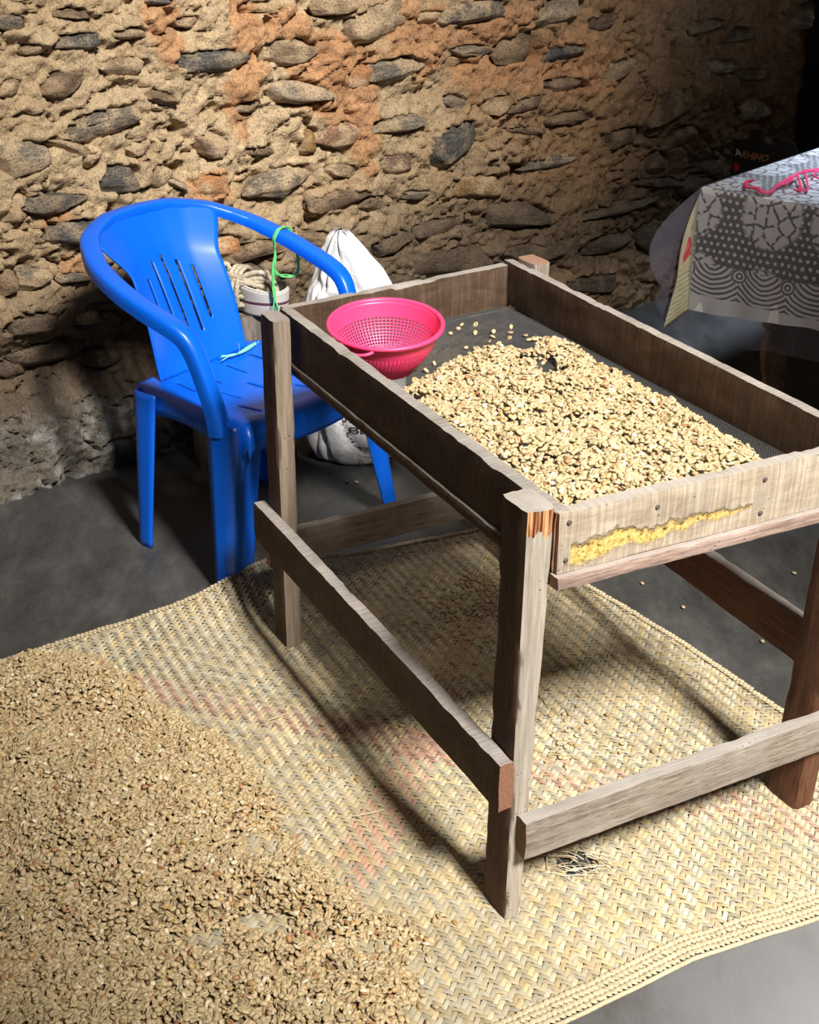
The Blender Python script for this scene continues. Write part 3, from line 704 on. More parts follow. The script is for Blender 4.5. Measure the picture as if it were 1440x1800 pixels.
# frayed ends round the hole, each strand its own piece
rg = np.random.default_rng(12)
FRAY = [mat_straw('frayed_straw_%d' % q, False, c) for q, c in enumerate([(.50, .42, .275), (.34, .26, .16), (.62, .55, .41)])]
for k in range(44):
    a = rg.uniform(0, 2*PI); r0 = rg.uniform(.014, .048)
    c = HOLE+np.array([math.cos(a), math.sin(a)])*r0*np.array([1.1, 1.0])
    d = math.atan2(D2[1], D2[0])+rg.normal(0, .45) if k % 3 else rg.uniform(0, 2*PI)
    L = rg.uniform(.016, .060); W = rg.uniform(.0004, .0013); dv = np.array([math.cos(d), math.sin(d)]); nv = np.array([-dv[1], dv[0]])
    V = []
    for u in np.linspace(-.5, .5, 5):
        p = c+dv*L*u+nv*.003*math.sin(u*4+k); z = float(mat_z(*p))+.003+.005*rg.random()*(1-abs(u)*1.2)
        V += [(*(p-nv*W), z), (*(p+nv*W), z+.0006)]
    obj('frayed_strand', make_mesh('frayed_strand', V, [(2*i, 2*i+2, 2*i+3, 2*i+1) for i in range(4)]), FRAY[k % 3], mat_thing)

# ================================================================== COFFEE BEANS
def bean_template():
    R, K = 5, 9
    # around the long axis: 0 = crease, then flat shoulders, then dome
    ang = [-PI/2, -PI/2+.30, -PI/2+1.15, -.12, .45, PI/2, PI-.45, PI+.12, 1.5*PI-1.15, 1.5*PI-.30]; K = len(ang)
    V = [(-1, 0, .12)]; C = [1.0]
    for i in range(1, R+1):
        x = -math.cos(PI*i/(R+1)); rr = math.sin(PI*i/(R+1))**.72
        for j, a in enumerate(ang):
            y = math.cos(a)*rr; z = math.sin(a)*rr
            if j == 0: y = 0; z = -.02*rr; c = .30
            else:
                if z < 0: z = -.28*rr
                c = 1.0
                if j in (1, len(ang)-1): y = (.14 if j == 1 else -.14)*rr*1.3; z = -.33*rr; c = .85
            V.append((x, y, z)); C.append(c)
    V.append((1, 0, .12)); C.append(1.0)
    F = []
    for j in range(K): F.append((0, 1+(j+1) % K, 1+j))
    for i in range(R-1):
        for j in range(K):
            a, b = 1+i*K+j, 1+i*K+(j+1) % K; c, d = b+K, a+K
            F.append((a, b, c)); F.append((a, c, d))
    e = len(V)-1
    for j in range(K): F.append((e, 1+(R-1)*K+j, 1+(R-1)*K+(j+1) % K))
    return np.array(V)*np.array([.0064, .0046, .0040]), np.array(F), np.array(C)
BV, BF, BC = bean_template()
def mat_bean():
    t = NT('parchment_bean'); v = t.coord('Object')
    n = t.noise(v, 420, 3, .6)
    c = t.mix(t.ramp(n, [(.35, .28), (.6, 0.0)]), t.attr('bean'), t.mix(.6, t.attr('bean'), (.16, .085, .03)))
    return t.done(color=c, rough=.46, spec=.4, normal=t.bump(n, .18, .001))
BEAN = mat_bean()
def bean_colors(n, rg):
    base = np.array([.58, .455, .265])[None]*rg.uniform(.78, 1.10, (n, 1))*np.array([1, 1, 1])+rg.normal(0, .007, (n, 3))
    k = rg.random(n)
    base[k < .035] = np.array([.44, .24, .12])*rg.uniform(.7, 1.1, (int((k < .035).sum()), 1))
    base[(k > .035) & (k < .08)] *= np.array([.92, .80, .62]); base[k > .955] = np.array([.78, .69, .50])
    return np.clip(base, .02, .95)
def bean_rot(n, rg, tilt=.55):
    yaw = rg.uniform(0, 2*PI, n); up = np.where(rg.random(n) < .58, 0.0, PI); rx = up+rg.normal(0, tilt, n); ry = rg.normal(0, tilt*.75, n)
    cz, sz, cx, sx, cy, sy = np.cos(yaw), np.sin(yaw), np.cos(rx), np.sin(rx), np.cos(ry), np.sin(ry)
    O = np.zeros(n); I = np.ones(n)
    Rz = np.array([[cz, -sz, O], [sz, cz, O], [O, O, I]]).transpose(2, 0, 1); Rx = np.array([[I, O, O], [O, cx, -sx], [O, sx, cx]]).transpose(2, 0, 1)
    Ry = np.array([[cy, O, sy], [O, I, O], [-sy, O, cy]]).transpose(2, 0, 1)
    return Rz @ Ry @ Rx
def beans_mesh(name, P, R, S, C):
    n = len(P); m = len(BV)
    V = np.einsum('nij,mj->nmi', R, BV)*S[:, None, None]+P[:, None]
    F = (BF[None]+(np.arange(n)*m)[:, None, None]).reshape(-1, 3)
    me = make_mesh_np(name, V.reshape(-1, 3), F)
    cc = C[:, None, :]*BC[None, :, None]; point_color(me, 'bean', np.clip(cc.reshape(-1, 3), 0, 1)); return me
def project(P):
    x, y, z = P[:, 0], P[:, 1], P[:, 2]-CAM_H; cp, sp = math.cos(PITCH), math.sin(PITCH)
    d = y*cp-z*sp; upv = y*sp+z*cp; u = x/d*F_PX; v = -upv/d*F_PX; cr, sr = math.cos(ROLL), math.sin(ROLL)
    return 720+u*cr-v*sr, 900+u*sr+v*cr, d
def poly_dist(x, y, poly):
    """signed distance, positive inside"""
    P = np.asarray(poly); n = len(P); ins = np.zeros(x.shape, bool); dm = np.full(x.shape, 9.0)
    for i in range(n):
        a, b = P[i], P[(i+1) % n]
        c = ((a[1] > y) != (b[1] > y)) & (x < (b[0]-a[0])*(y-a[1])/(b[1]-a[1]+1e-12)+a[0]); ins ^= c
        e = b-a; t = np.clip(((x-a[0])*e[0]+(y-a[1])*e[1])/(e@e), 0, 1)
        dm = np.minimum(dm, np.hypot(x-a[0]-t*e[0], y-a[1]-t*e[1]))
    return np.where(ins, dm, -dm)
# ---- the heap on the mat
HEAP = [at(*p)[:2] for p in [(-160,1235),(0,1192),(70,1174),(130,1166),(200,1182),(240,1208),(292,1248),(340,1285),(392,1302),(440,1342),(478,1405),(500,1452),(530,1500),(570,1535),(622,1578),(655,1612),(705,1622),(748,1642),(757,1672),(712,1690),(730,1722),(738,1752),(706,1800),(690,1900),(-160,1900)]]
BARE = [(463,1490,34,26,.9),(357,1662,46,20,1.0),(468,1630,46,20,.85),(652,1672,34,18,1.0),(600,1706,30,24,.7),(540,1650,50,16,.6),(520,1735,30,10,.4),(230,1245,20,12,.25),(700,1660,30,10,.3)]
def heap_height(x, y):
    d = poly_dist(x, y, HEAP); n = fbm(x*9, y*9, 4, 3); n2 = fbm(x*24, y*24, 9, 2)
    h = .038*(1-np.exp(-np.clip(d, 0, 1)/.09))*(1+.75*n)+.010*n2*(d > 0)
    for (px, py, rx, ry, hh) in [(120,1205,150,40,.034),(220,1470,170,90,.040),(150,1300,190,42,-.030),(360,1290,60,30,.010),(330,1360,140,30,-.022),(480,1560,90,40,.014),(120,1690,200,50,-.014)]:
        c = at(px, py)[:2]; ax = abs(at(px+rx, py)[0]-c[0]); ay = abs(at(px, py+ry)[1]-c[1])
        h = h+hh*np.exp(-((x-c[0])/ax)**2-((y-c[1])/ay)**2)*(d > 0)
    h = np.where(d > 0, np.maximum(h, np.minimum(.009, d*.4)), h); bare = np.zeros_like(h)
    for (px, py, rx, ry, k) in BARE:
        c = at(px, py)[:2]; ax = abs(at(px+rx, py)[0]-c[0]); ay = abs(at(px, py+ry)[1]-c[1])
        q = ((x-c[0])/ax)**2+((y-c[1])/ay)**2+.5*fbm(x*40, y*40, px, 2); bare = np.maximum(bare, k*(1-sstep(.6, 1.5, q)))
        h = h*(1-k*(1-sstep(.5, 6.0, q)))
    return np.maximum(h, 0), d, bare
def heap_beans():
    rg = np.random.default_rng(21); sp = .0072
    gx, gy = np.meshgrid(np.arange(-1.05, .12, sp), np.arange(1.38, 2.46, sp*.92)); x = gx.ravel()+rg.uniform(-.5, .5, gx.size)*sp; y = gy.ravel()+rg.uniform(-.5, .5, gx.size)*sp
    h, d, bare = heap_height(x, y)
    dens = sstep(-.012, .022, d+.014*fbm(x*40, y*40, 1, 2))*(1-sstep(.25, .8, bare)*.97)
    keep = rg.random(len(x)) < dens
    px, py, dd = project(np.column_stack([x, y, h])); keep &= (px > -170) & (py < 1880)
    x, y, h = x[keep], y[keep], h[keep]
    z = mat_z(x, y)+h+.0032+rg.uniform(-.0012, .0034, len(x))*(h > .006)
    P = np.column_stack([x, y, z])
    # a second, sparse course riding on top gives the heap its loose crust
    k = (rg.random(len(x)) < .22) & (h > .008); Q = P[k]+np.column_stack([rg.normal(0, .003, k.sum()), rg.normal(0, .003, k.sum()), rg.uniform(.003, .0055, k.sum())])
    return np.vstack([P, Q])
HP = heap_beans()
# stray beans: under the table, on the open mat
def strays():
    rg = np.random.default_rng(33); out = []
    for (px, py, sx, sy, n) in [(845,1030,26,12,70),(805,1065,26,12,75),(780,1085,14,8,24),(850,1060,16,20,30),(860,1120,40,40,26),(770,1110,30,20,10),(990,1290,40,40,26),(1050,1300,40,30,12),(1000,1240,40,50,12),
                               (700,1640,50,18,16),(660,1750,50,30,26),(720,1700,30,20,6),(560,1300,120,60,5),(740,1330,60,40,5),(900,1560,60,30,2),(650,1380,60,40,4)]:
        c = np.column_stack([rg.normal(px, sx, n), rg.normal(py, sy, n)])
        for p in c: out.append(at(*p)[:2])
    out += [at(*p)[:2] for p in [(772,1617),(741,1752),(744,1757),(682,1695),(690,1700),(655,1705),(531,1312),(543,1352),(820,1255),(1440,1590),(720,1760)]]
    out = np.array(out); out = out[in_mat(out[:, 0], out[:, 1])]
    return np.column_stack([out, mat_z(out[:, 0], out[:, 1])+.0042])
SP = strays()
# ---- the beans in the tray
TRAY = [(.684,.110),(.700,.150),(.742,.198),(.772,.262),(.822,.330),(.847,.397),(.842,.455),(.800,.500),(.835,.545),(.88,.572),(.84,.606),(.62,.604),(.40,.600),(.20,.588),(.08,.555),(.022,.51),(.022,.082),(.30,.082),(.684,.082)]
TVOID = [((.715,.475),(.055,.040),1.0),((.640,.462),(.040,.036),1.0),((.60,.40),(.02,.02),.5),((.66,.16),(.03,.02),.8),((.705,.215),(.03,.02),.4),((.50,.52),(.02,.012),.7)]
def tray_height(a, b):
    d = poly_dist(a, b, TRAY); n = fbm(a*14, b*14, 5, 3)
    h = .022*(1-np.exp(-np.clip(d, 0, 1)/.05))*(1+1.1*n)+.006*fbm(a*30, b*30, 2, 2)*(d > 0)
    h = h+.012*np.exp(-((a-.30)/.2)**2-((b-.30)/.14)**2)*(d > 0)+.007*np.exp(-((a-.66)/.09)**2-((b-.36)/.07)**2)*(d > 0)
    v = np.zeros_like(h)
    for (c, r, k) in TVOID:
        q = ((a-c[0])/r[0])**2+((b-c[1])/r[1])**2+.45*fbm(a*50, b*50, c[0]*9, 2); v = np.maximum(v, k*(1-sstep(.6, 1.3, q)))
    return np.maximum(h*(1-v), 0), d, v
def tray_beans():
    rg = np.random.default_rng(44); sp = .0074
    ga, gb = np.meshgrid(np.arange(.02, .92, sp), np.arange(.078, .636, sp)); a = ga.ravel()+rg.uniform(-.5, .5, ga.size)*sp; b = gb.ravel()+rg.uniform(-.5, .5, ga.size)*sp
    h, d, v = tray_height(a, b)
    dens = sstep(-.010, .016, d+.012*fbm(a*50, b*50, 1, 2))*(1-sstep(.3, .8, v)*.96); keep = rg.random(len(a)) < dens
    keep &= (a > .026) & (b > .084) & (b < .630)
    a, b, h = a[keep], b[keep], h[keep]
    ex = [(.98,.42),(1.0,.45),(.96,.47),(1.01,.50),(.95,.51),(.92,.49),(.90,.47),(.87,.42),(.885,.405),(.93,.54),(.96,.56),(.90,.56),(.83,.30),(.80,.265),(.765,.50),(.75,.485),(.735,.50),(.69,.49),(.70,.52),(1.02,.47),(.86,.585),(.80,.14),(.90,.52),(.87,.55)]
    a = np.r_[a, [e[0] for e in ex]]; b = np.r_[b, [e[1] for e in ex]]; h = np.r_[h, np.zeros(len(ex))]
    P = TB0[None]+TA[None]*a[:, None]+TBv[None]*b[:, None]
    z = MESHZ+.0035+h+rg.uniform(-.001, .0034, len(a))*(h > .006)
    P = np.column_stack([P, z]); k = (rg.random(len(P)) < .2) & (np.r_[h] > .008)
    Q = P[k]+np.column_stack([rg.normal(0, .003, k.sum()), rg.normal(0, .003, k.sum()), rg.uniform(.003, .0055, k.sum())])
    return np.vstack([P, Q])
TP = tray_beans()
def lay_out(P, seed, tilt):
    rg = np.random.default_rng(seed); n = len(P)
    return bean_rot(n, rg, tilt), rg.uniform(.86, 1.14, n), bean_colors(n, rg)
def fill_mesh(name, fn, us, vs_, world_fn, mat, label, drop=.004):
    A, B = np.meshgrid(us, vs_, indexing='ij'); h, d, v = fn(A.ravel(), B.ravel()); ok = (h > .0075).reshape(A.shape)
    W = world_fn(A.ravel(), B.ravel(), h-drop); nu, nv = A.shape
    F = [f for f in grid_faces(nu, nv) if ok.ravel()[list(f)].all()]
    return W, F
PR, PS, PC = lay_out(HP, 51, .62)
# the 300 beans that show largest lie nearest the camera: individuals
px, py, dd = project(HP); vis = (px > 6) & (px < 1434) & (py > 20) & (py < 1794)
order = np.argsort(np.where(vis, dd, 99))[:300]; single = np.zeros(len(HP), bool); single[order] = True
heap_fill = NT('bean_gap_shade'); hv = heap_fill.coord(); hf = heap_fill.noise(hv, 190, 3, .6); 
HFILL = heap_fill.done(color=heap_fill.ramp(hf, [(.35, (.12, .075, .035)), (.65, (.36, .26, .14))]), rough=.6, normal=heap_fill.bump(hf, .9, .006))  # fill coloured dark to paint the shade in gaps between beans
rest = ~single
hb = obj('coffee_beans', beans_mesh('coffee_beans', np.vstack([HP[rest], SP]), np.concatenate([PR[rest], bean_rot(len(SP), np.random.default_rng(8), .3)]),
         np.r_[PS[rest], np.full(len(SP), 1.0)], np.vstack([PC[rest], bean_colors(len(SP), np.random.default_rng(9))*.9])), BEAN)
tag(hb, 'spread heap of pale parchment coffee beans over the left of the woven mat', 'beans', kind='stuff')
W_, F_ = fill_mesh('x', heap_height, np.arange(-1.05, .12, .010), np.arange(1.38, 2.46, .010), lambda x, y, h: np.column_stack([x, y, mat_z(x, y)+h]), None, '')
us_ = sorted(set(i for f in F_ for i in f)); rm = {u: i for i, u in enumerate(us_)}
obj('gap_shade_fill', make_mesh('gap_shade_fill', W_[us_], [tuple(rm[i] for i in f) for f in F_]), HFILL, hb)['kind'] = 'stuff'
TR, TS, TC = lay_out(TP, 52, .5)
tb = obj('coffee_beans', beans_mesh('coffee_beans', TP, TR, TS, TC), BEAN)
tag(tb, 'layer of pale parchment coffee beans drying in the mesh tray of the table', 'beans', kind='stuff')
variants = []
for k in range(8):
    me = make_mesh_np('coffee_bean', BV, BF); c = bean_colors(1, np.random.default_rng(700+k))[0]
    point_color(me, 'bean', np.clip(c[None]*BC[:, None], 0, 1)); me.materials.append(BEAN); variants.append(me)
for n_, i in enumerate(order):
    o = bpy.data.objects.new('coffee_bean', variants[n_ % 8]); col.objects.link(o)
    o.matrix_basis = Matrix.Translation(Vector(HP[i])) @ Matrix(PR[i].tolist()).to_4x4() @ Matrix.Scale(float(PS[i]), 4)
    tag(o, 'single pale coffee bean at the near edge of the heap, bottom of the photo', 'coffee bean', 'coffee beans at the near edge of the heap')

# ================================================================== BLUE PLASTIC ARMCHAIR
CH_O = np.array([-.395, 3.105]); CH_A = math.radians(-35)
CF = np.array([math.cos(CH_A), math.sin(CH_A)]); CX_ = np.array([CF[1], -CF[0]])       # forward, and the side nearer the camera
CHM = Matrix(((CX_[0], CF[0], 0, CH_O[0]), (CX_[1], CF[1], 0, CH_O[1]), (0, 0, -1*-1, 0), (0, 0, 0, 1)))
def cl(x, y, z):                                                                        # chair axes to the room
    p = CH_O+CX_*x+CF*y; return np.array([p[0], p[1], z])
chair = thing('plastic_armchair', 'bright blue moulded plastic armchair with slotted back and seat beside the stone wall', 'chair', (float(CH_O[0]), float(CH_O[1]), 0))
def mat_plastic(name, c, rough=.32, var=.06):
    t = NT(name); v = t.coord(); n = t.noise(v, 6, 3); f = t.noise(v, 260, 3)
    cc = t.ramp(n, [(.3, tuple(x*(1-var) for x in c)), (.7, tuple(min(1, x*(1+var)) for x in c))])
    return t.done(color=cc, rough=t.ramp(n, [(.3, rough*.9), (.7, rough*1.2)]), spec=.5, normal=t.bump(f, .05, .0006))
BLUE = mat_plastic('blue_plastic', (.001, .118, .74))
def cmesh(name, V, F, solid=0.0, off=-1, sub=0, ang=None):
    W = [cl(*v) for v in V]
    o = obj(name, make_mesh(name, W, F), BLUE, chair); bm_fix(o)
    if solid:
        m = o.modifiers.new('thickness', 'SOLIDIFY'); m.thickness = solid; m.offset = off
    if sub:
        m = o.modifiers.new('smooth', 'SUBSURF'); m.levels = sub; m.render_levels = sub
    if ang: autosmooth(o, ang)
    return o
HALF = [(0,-.360,.800, 0,-1, .040,.030),(.06,-.356,.799, .12,-1, .040,.030),(.12,-.345,.795, .28,-.96,.041,.030),(.21,-.300,.775, .62,-.78,.044,.031),(.265,-.220,.745, .90,-.42,.046,.032),
        (.290,-.120,.710, 1,-.1, .046,.033),(.294,-.030,.680, 1,0, .046,.034),(.290,.035,.658, 1,0, .045,.034),(.284,.078,.634, 1,0, .043,.034),
        (.278,.104,.592, 1,0, .040,.034),(.271,.126,.525, 1,0, .038,.034),(.264,.146,.455, 1,0, .040,.036),(.260,.156,.400, 1,0, .042,.038)]
RIM_XYZ = np.array([h[:3] for h in HALF])
def sweep(path, name):
    A = resample(np.array(path), 60); P = A[:, :3]; O = np.column_stack([A[:, 3], A[:, 4], 0*A[:, 3]]); O /= np.linalg.norm(O, axis=1)[:, None]
    T = np.gradient(P, axis=0); T /= np.linalg.norm(T, axis=1)[:, None]
    O = O-T*(O*T).sum(1)[:, None]; O /= np.linalg.norm(O, axis=1)[:, None]
    U = np.cross(T, O)
    mid = len(P)//3
    if U[mid, 2] < 0: U = -U
    prof = [(.50,-1.0),(.52,-.55),(.50,-.18),(.42,.0),(.25,.07),(0,.085),(-.25,.07),(-.42,.0),(-.50,-.18),(-.50,-.55),(-.47,-.8),(-.40,-.55),(-.36,-.22),(0,-.12),(.36,-.22),(.40,-.6)]
    V = []
    for i in range(len(P)):
        w, h = A[i, 5], A[i, 6]
        for (a, b) in prof: V.append(P[i]+O[i]*a*w+U[i]*b*h)
    K = len(prof); F = grid_faces(len(P), K, False, True); F.append(tuple(range(K))); F.append(tuple((len(P)-1)*K+k for k in range(K)))
    return cmesh(name, V, F, ang=50)
mir = lambda h: (-h[0], h[1], h[2], -h[3], h[4], h[5], h[6])
k0 = 4
sweep([mir(h) for h in HALF[k0:0:-1]]+HALF[:k0+1], 'back_rim')
sweep(HALF[k0-1:], 'armrest'); sweep([mir(h) for h in HALF[k0-1:]], 'armrest')
# back panel
def rim_at(x):
    x = abs(x); return np.interp(x, RIM_XYZ[:6, 0], RIM_XYZ[:6, 1]), np.interp(x, RIM_XYZ[:6, 0], RIM_XYZ[:6, 2])
def back_panel():
    slots = [(-.52, .26, .62), (-.27, .20, .66), (-.02, .20, .72), (.24, .20, .70), (.50, .22, .62)]; du = .023
    us = sorted(set([round(x, 4) for x in np.linspace(-1, 1, 37)] + [round(s[0]+e*du, 4) for s in slots for e in (-1, 1)]))
    us = [u for u in us if not any(abs(u-s[0]) < du-1e-4 for s in slots)]
    vs_ = np.linspace(0, 1, 61)
    def pos(u, v):
        w = .158-.008*v+.055*sstep(.70, 1.0, v)
        wr = .205; x = w*u; xr = wr*u; yr, zr = rim_at(xr)
        f = v; bz = .424+.006*u*u; by = -.180+.010*u*u
        z = bz+(zr-.010-bz)*f; y = by+(yr+.010-by)*(.62*f+.38*f*f)
        y += .026*u*u*math.sin(PI*min(1, v*.9))*.9                        # hollow towards the sitter
        y += .018*(1-v)**6
        return (x, y, z)
    V = [pos(u, v) for u in us for v in vs_]; nv = len(vs_); F = []
    for i in range(len(us)-1):
        for j in range(nv-1):
            uc, vc = (us[i]+us[i+1])/2, (vs_[j]+vs_[j+1])/2
            if any(abs(uc-s[0]) < du and s[1] < vc < s[2] for s in slots): continue
            F.append((i*nv+j, (i+1)*nv+j, (i+1)*nv+j+1, i*nv+j+1))
    return cmesh('backrest', V, F, .0045, 0)
back_panel()
def seat():
    slots = []
    for r, (y0, y1) in enumerate([(-.125, -.055), (-.02, .055), (.085, .15)]):
        for xk in ((-.15, -.05, .05, .15) if r % 2 == 0 else (-.10, 0.0, .10)): slots.append((xk, y0, y1))
    hx = .0033
    xs0 = sorted(set([round(x, 4) for x in np.linspace(-.225, .225, 31)] + [round(s[0]+e*hx, 4) for s in slots for e in (-1, 1)]))
    xs0 = [x for x in xs0 if not any(abs(x-s[0]) < hx-1e-5 for s in slots)]
    ys0 = list(np.linspace(-.19, .165, 46))
    # skirt rows/cols: (extra outward, drop)
    cols = [(-.225, -.026, -.075), (-.225, -.024, -.045), (-.225, -.018, -.014), (-.225, -.008, -.002)]+[(x, 0, 0) for x in xs0]+[(.225, .008, -.002), (.225, .018, -.014), (.225, .024, -.045), (.225, .026, -.075)]
    rows = [(y, 0, 0) for y in ys0]+[(.165, .014, -.002), (.165, .030, -.010), (.165, .042, -.026), (.165, .047, -.050), (.165, .048, -.066)]
    V = []
    for (x, ox, dz) in cols:
        for (y, oy, ez) in rows:
            wf = .86+.14*sstep(-.19, .12, y)
            z = .430-.020*(1-(x/.225)**2)*max(0, math.sin(PI*(y+.19)/.395))**.8 + .010*sstep(-.12, -.19, -(-y))*0
            bow = .030*(1-(x/.225)**2)*sstep(.05, .165, y)
            arch = 0
            if dz < -.04: arch = .028*max(0, math.sin(PI*(y+.19)/.37))*( -dz/.075)
            z2 = z+dz*(1 if ez > -.02 else .4)+ez+arch
            V.append((x*wf+ox, y+oy+bow, z2))
    nr = len(rows); F = []
    for i in range(len(cols)-1):
        for j in range(nr-1):
            xc = (cols[i][0]+cols[i+1][0])/2; yc = (rows[j][0]+rows[j+1][0])/2; inner = cols[i][1] == 0 and cols[i+1][1] == 0 and rows[j][1] == 0 and rows[j+1][1] == 0
            if inner and any(abs(xc-s[0]) < hx and s[1] < yc < s[2] for s in slots): continue
            F.append((i*nr+j, (i+1)*nr+j, (i+1)*nr+j+1, i*nr+j+1))
    return cmesh('seat', V, F, .004, -1)
seat()
def chair_leg(sx, front):
    nz = 26; V = []; prof_n = 0
    for i in range(nz):
        f = i/(nz-1); z = .425*(1-f)
        if front:
            cx, cy = .268+(.030 if sx > 0 else .054)*f, .184+(.0 if sx > 0 else .042)*f; wx, wy = .098-.040*f, .080-.028*f; sy = 1
            if f < .12: wx *= .75+.25*f/.12
        else:
            cx, cy = .232+.004*f, -.178-.026*f; wx, wy = .066-.022*f, .078-.026*f; sy = -1
        flute = .010*math.sin(PI*min(1, f*1.25))*(1 if front else .4)
        pts = [(0, -wy), (.001, -wy*.75), (.001, -wy*.45), (0, -.018), (-.003, -.007), (-.008, -.0025), (-.018, 0), (-wx*.40, -.001-flute*.2), (-wx*.55, -flute), (-wx*.72, -flute), (-wx*.9, -flute*.3), (-wx, .002)]
        prof_n = len(pts)
        for (a, b) in pts: V.append((sx*(cx+a), cy+sy*b, z))
    F = grid_faces(nz, prof_n)
    # sole
    o = cmesh('leg', V, F, .0048, -1 if True else 1)
    return o
for sx in (1, -1):
    for fr in (True, False): chair_leg(sx, fr)

# ---- green plastic twine knotted round the far armrest, and a scrap on the seat
GREEN = mat_plastic('green_twine', (.12, .55, .16), .4, .2); MINT = mat_plastic('mint_twine', (.22, .66, .40), .4, .15)
tw_o = thing('green_twine', 'loop of green plastic twine hanging from the far armrest of the blue chair', 'twine', tuple(cl(-.29, -.13, .60)))
ya = -.13
loopP = [(-.262,ya-.004,.672),(-.258,ya,.696),(-.268,ya+.002,.719),(-.290,ya+.006,.722),(-.312,ya+.008,.716),(-.318,ya+.014,.690),(-.318,ya+.024,.640),(-.314,ya+.022,.596),(-.290,ya+.004,.592),(-.268,ya-.004,.606),(-.258,ya-.008,.625),(-.260,ya-.006,.650),(-.262,ya-.004,.676)]
mb = MB()
for k in range(3):
    P = resample(np.array([cl(*p) for p in loopP])+np.random.default_rng(k).normal(0, .0022, (len(loopP), 3)), 60); mb.tube(P, .0026-.0005*k, k=6)
mb.build('loop', GREEN, tw_o)
for k in range(5):
    g = np.random.default_rng(40+k); P = np.array([cl(-.258, ya-.008, .640), cl(-.257+g.normal(0, .003), ya-.010+g.normal(0, .003), .590), cl(-.260+g.normal(0, .006), ya-.014+g.normal(0, .005), .545), cl(-.260+g.normal(0, .010), ya-.018+g.normal(0, .008), .500+g.normal(0, .012))])
    MB().tube(resample(P, 24), .0018, k=5).build('tail', GREEN, tw_o)
sc_o = thing('twine_scrap', 'frayed scrap of mint green twine lying at the back of the blue chair seat', 'twine', tuple(at(420, 622, .43)))
mb = MB(); g = np.random.default_rng(5)
def seat_px(x, y, z=.434): return at(x, y, z)
mb.tube(resample([seat_px(418, 622), seat_px(428, 617), seat_px(438, 611), seat_px(449, 604)], 20), np.r_[np.linspace(.003, .006, 10), np.linspace(.006, .004, 10)], k=7, lobes=3, twist=160)
mb.build('strand', MINT, sc_o)
for k in range(6):
    e = (392+g.normal(0, 3), 629+g.normal(0, 3)); MB().tube(resample([seat_px(418, 622), seat_px(405, 625+g.normal(0, 1.5)), seat_px(*e)], 10), .0014, k=5).build('frayed_end', MINT, sc_o)
MB().tube(resample([seat_px(420, 621, .434), seat_px(421, 612, .448), seat_px(419, 602, .462)], 8), .0005, k=4).build('frayed_end', STRAW2, sc_o)

# ================================================================== WOODEN MORTAR BLOCK, ROPE, STRIPED BAG, SACK behind the chair
ST = np.array([-.478, 3.560])
def build_block():
    prof = []
    n, k = 34, 48; V = []
    for i in range(n):
        f = i/(n-1); z = .475*f; r = .142-.014*f+.008*math.sin(f*9)
        for j in range(k):
            a = 2*PI*j/k
            rr = r*(1+.035*float(vnoise(math.cos(a)*2, math.sin(a)*2, z*3))+.012*float(vnoise(a*9, z*4, 3)))
            V.append((rr*math.cos(a), rr*math.sin(a), z))
    F = grid_faces(n, k, False, True)
    c = len(V); V.append((0, 0, .472)); F += [((n-1)*k+j, (n-1)*k+(j+1) % k, c) for j in range(k)]
    t = NT('weathered_block_wood'); v = t.coord(); g = t.noise(t.map(v, (34, 34, 2.5)), 2.2, 7, .7); p = t.noise(v, 90, 5, .7)
    c_ = t.ramp(g, [(.3, (.06, .048, .04)), (.5, (.15, .128, .11)), (.72, (.28, .25, .22))]); c_ = t.mix(t.ramp(p, [(.30, .8), (.42, 0.0)]), c_, (.02, .015, .012))
    m = t.done(color=c_, rough=.85, spec=.2, normal=t.bump(t.math('ADD', g, t.math('MULTIPLY', p, .4)), .7, .006))
    o = obj('wooden_block', make_mesh('wooden_block', V, F), m, M=Matrix.Translation((ST[0], ST[1], 0.0)))
    autosmooth(o, 50)
    return tag(o, 'upright grey weathered log block behind the blue chair carrying rope and bag', 'log')
build_block()
BTOP = .475
# coil of rope lying across the block
def mat_rope(name, c):
    t = NT(name); v = t.coord(); n = t.noise(v, 240, 5, .7); n2 = t.noise(v, 30, 3)
    cc = t.mix(t.ramp(n, [(.35, .8), (.55, 0.0)]), t.ramp(n2, [(.3, tuple(x*.8 for x in c)), (.7, tuple(min(1, x*1.15) for x in c))]), tuple(x*.30 for x in c))
    return t.done(color=cc, rough=.9, spec=.15, normal=t.bump(n, .8, .003))
ROPE = mat_rope('sisal_rope', (.56, .49, .37))
rope = thing('rope_coil', 'bundled coil of pale sisal rope on the log block behind the blue chair', 'rope', (float(ST[0]), float(ST[1]), BTOP))
VX = np.array([.93, -.36]); VY = np.array([.36, .93])         # across and away as seen from the chair side
def bl(u, v, z): p = ST+VX*u+VY*v; return np.array([p[0], p[1], z])
g = np.random.default_rng(61)
for k in range(7):
    a, b = .075+g.normal(0, .006), .036+g.normal(0, .004); zc = BTOP+.030+.011*k-.004*(k % 2); tilt = .10+g.normal(0, .06)
    P = []
    for q in np.linspace(0, 2*PI, 22, endpoint=False):
        u = .044+a*math.cos(q); vv = -.055+b*math.sin(q)
        P.append(bl(u, vv, zc+tilt*.25*(u+.03)+.010*math.sin(q*2+k)+g.normal(0, .0015)))
    MB().tube(resample(P, 110, True), .0068, k=9, closed=True, lobes=3, twist=115).build('rope_turn', ROPE, rope)
for k, u0 in enumerate((.024, .038, .052)):                # binding turns round the bundle
    P = [bl(u0+.004*math.sin(q), -.055+.048*math.cos(q), BTOP+.062+.056*math.sin(q)) for q in np.linspace(0, 2*PI, 18, endpoint=False)]
    MB().tube(resample(P, 80, True), .0066, k=9, closed=True, lobes=3, twist=115).build('binding_turn', ROPE, rope)
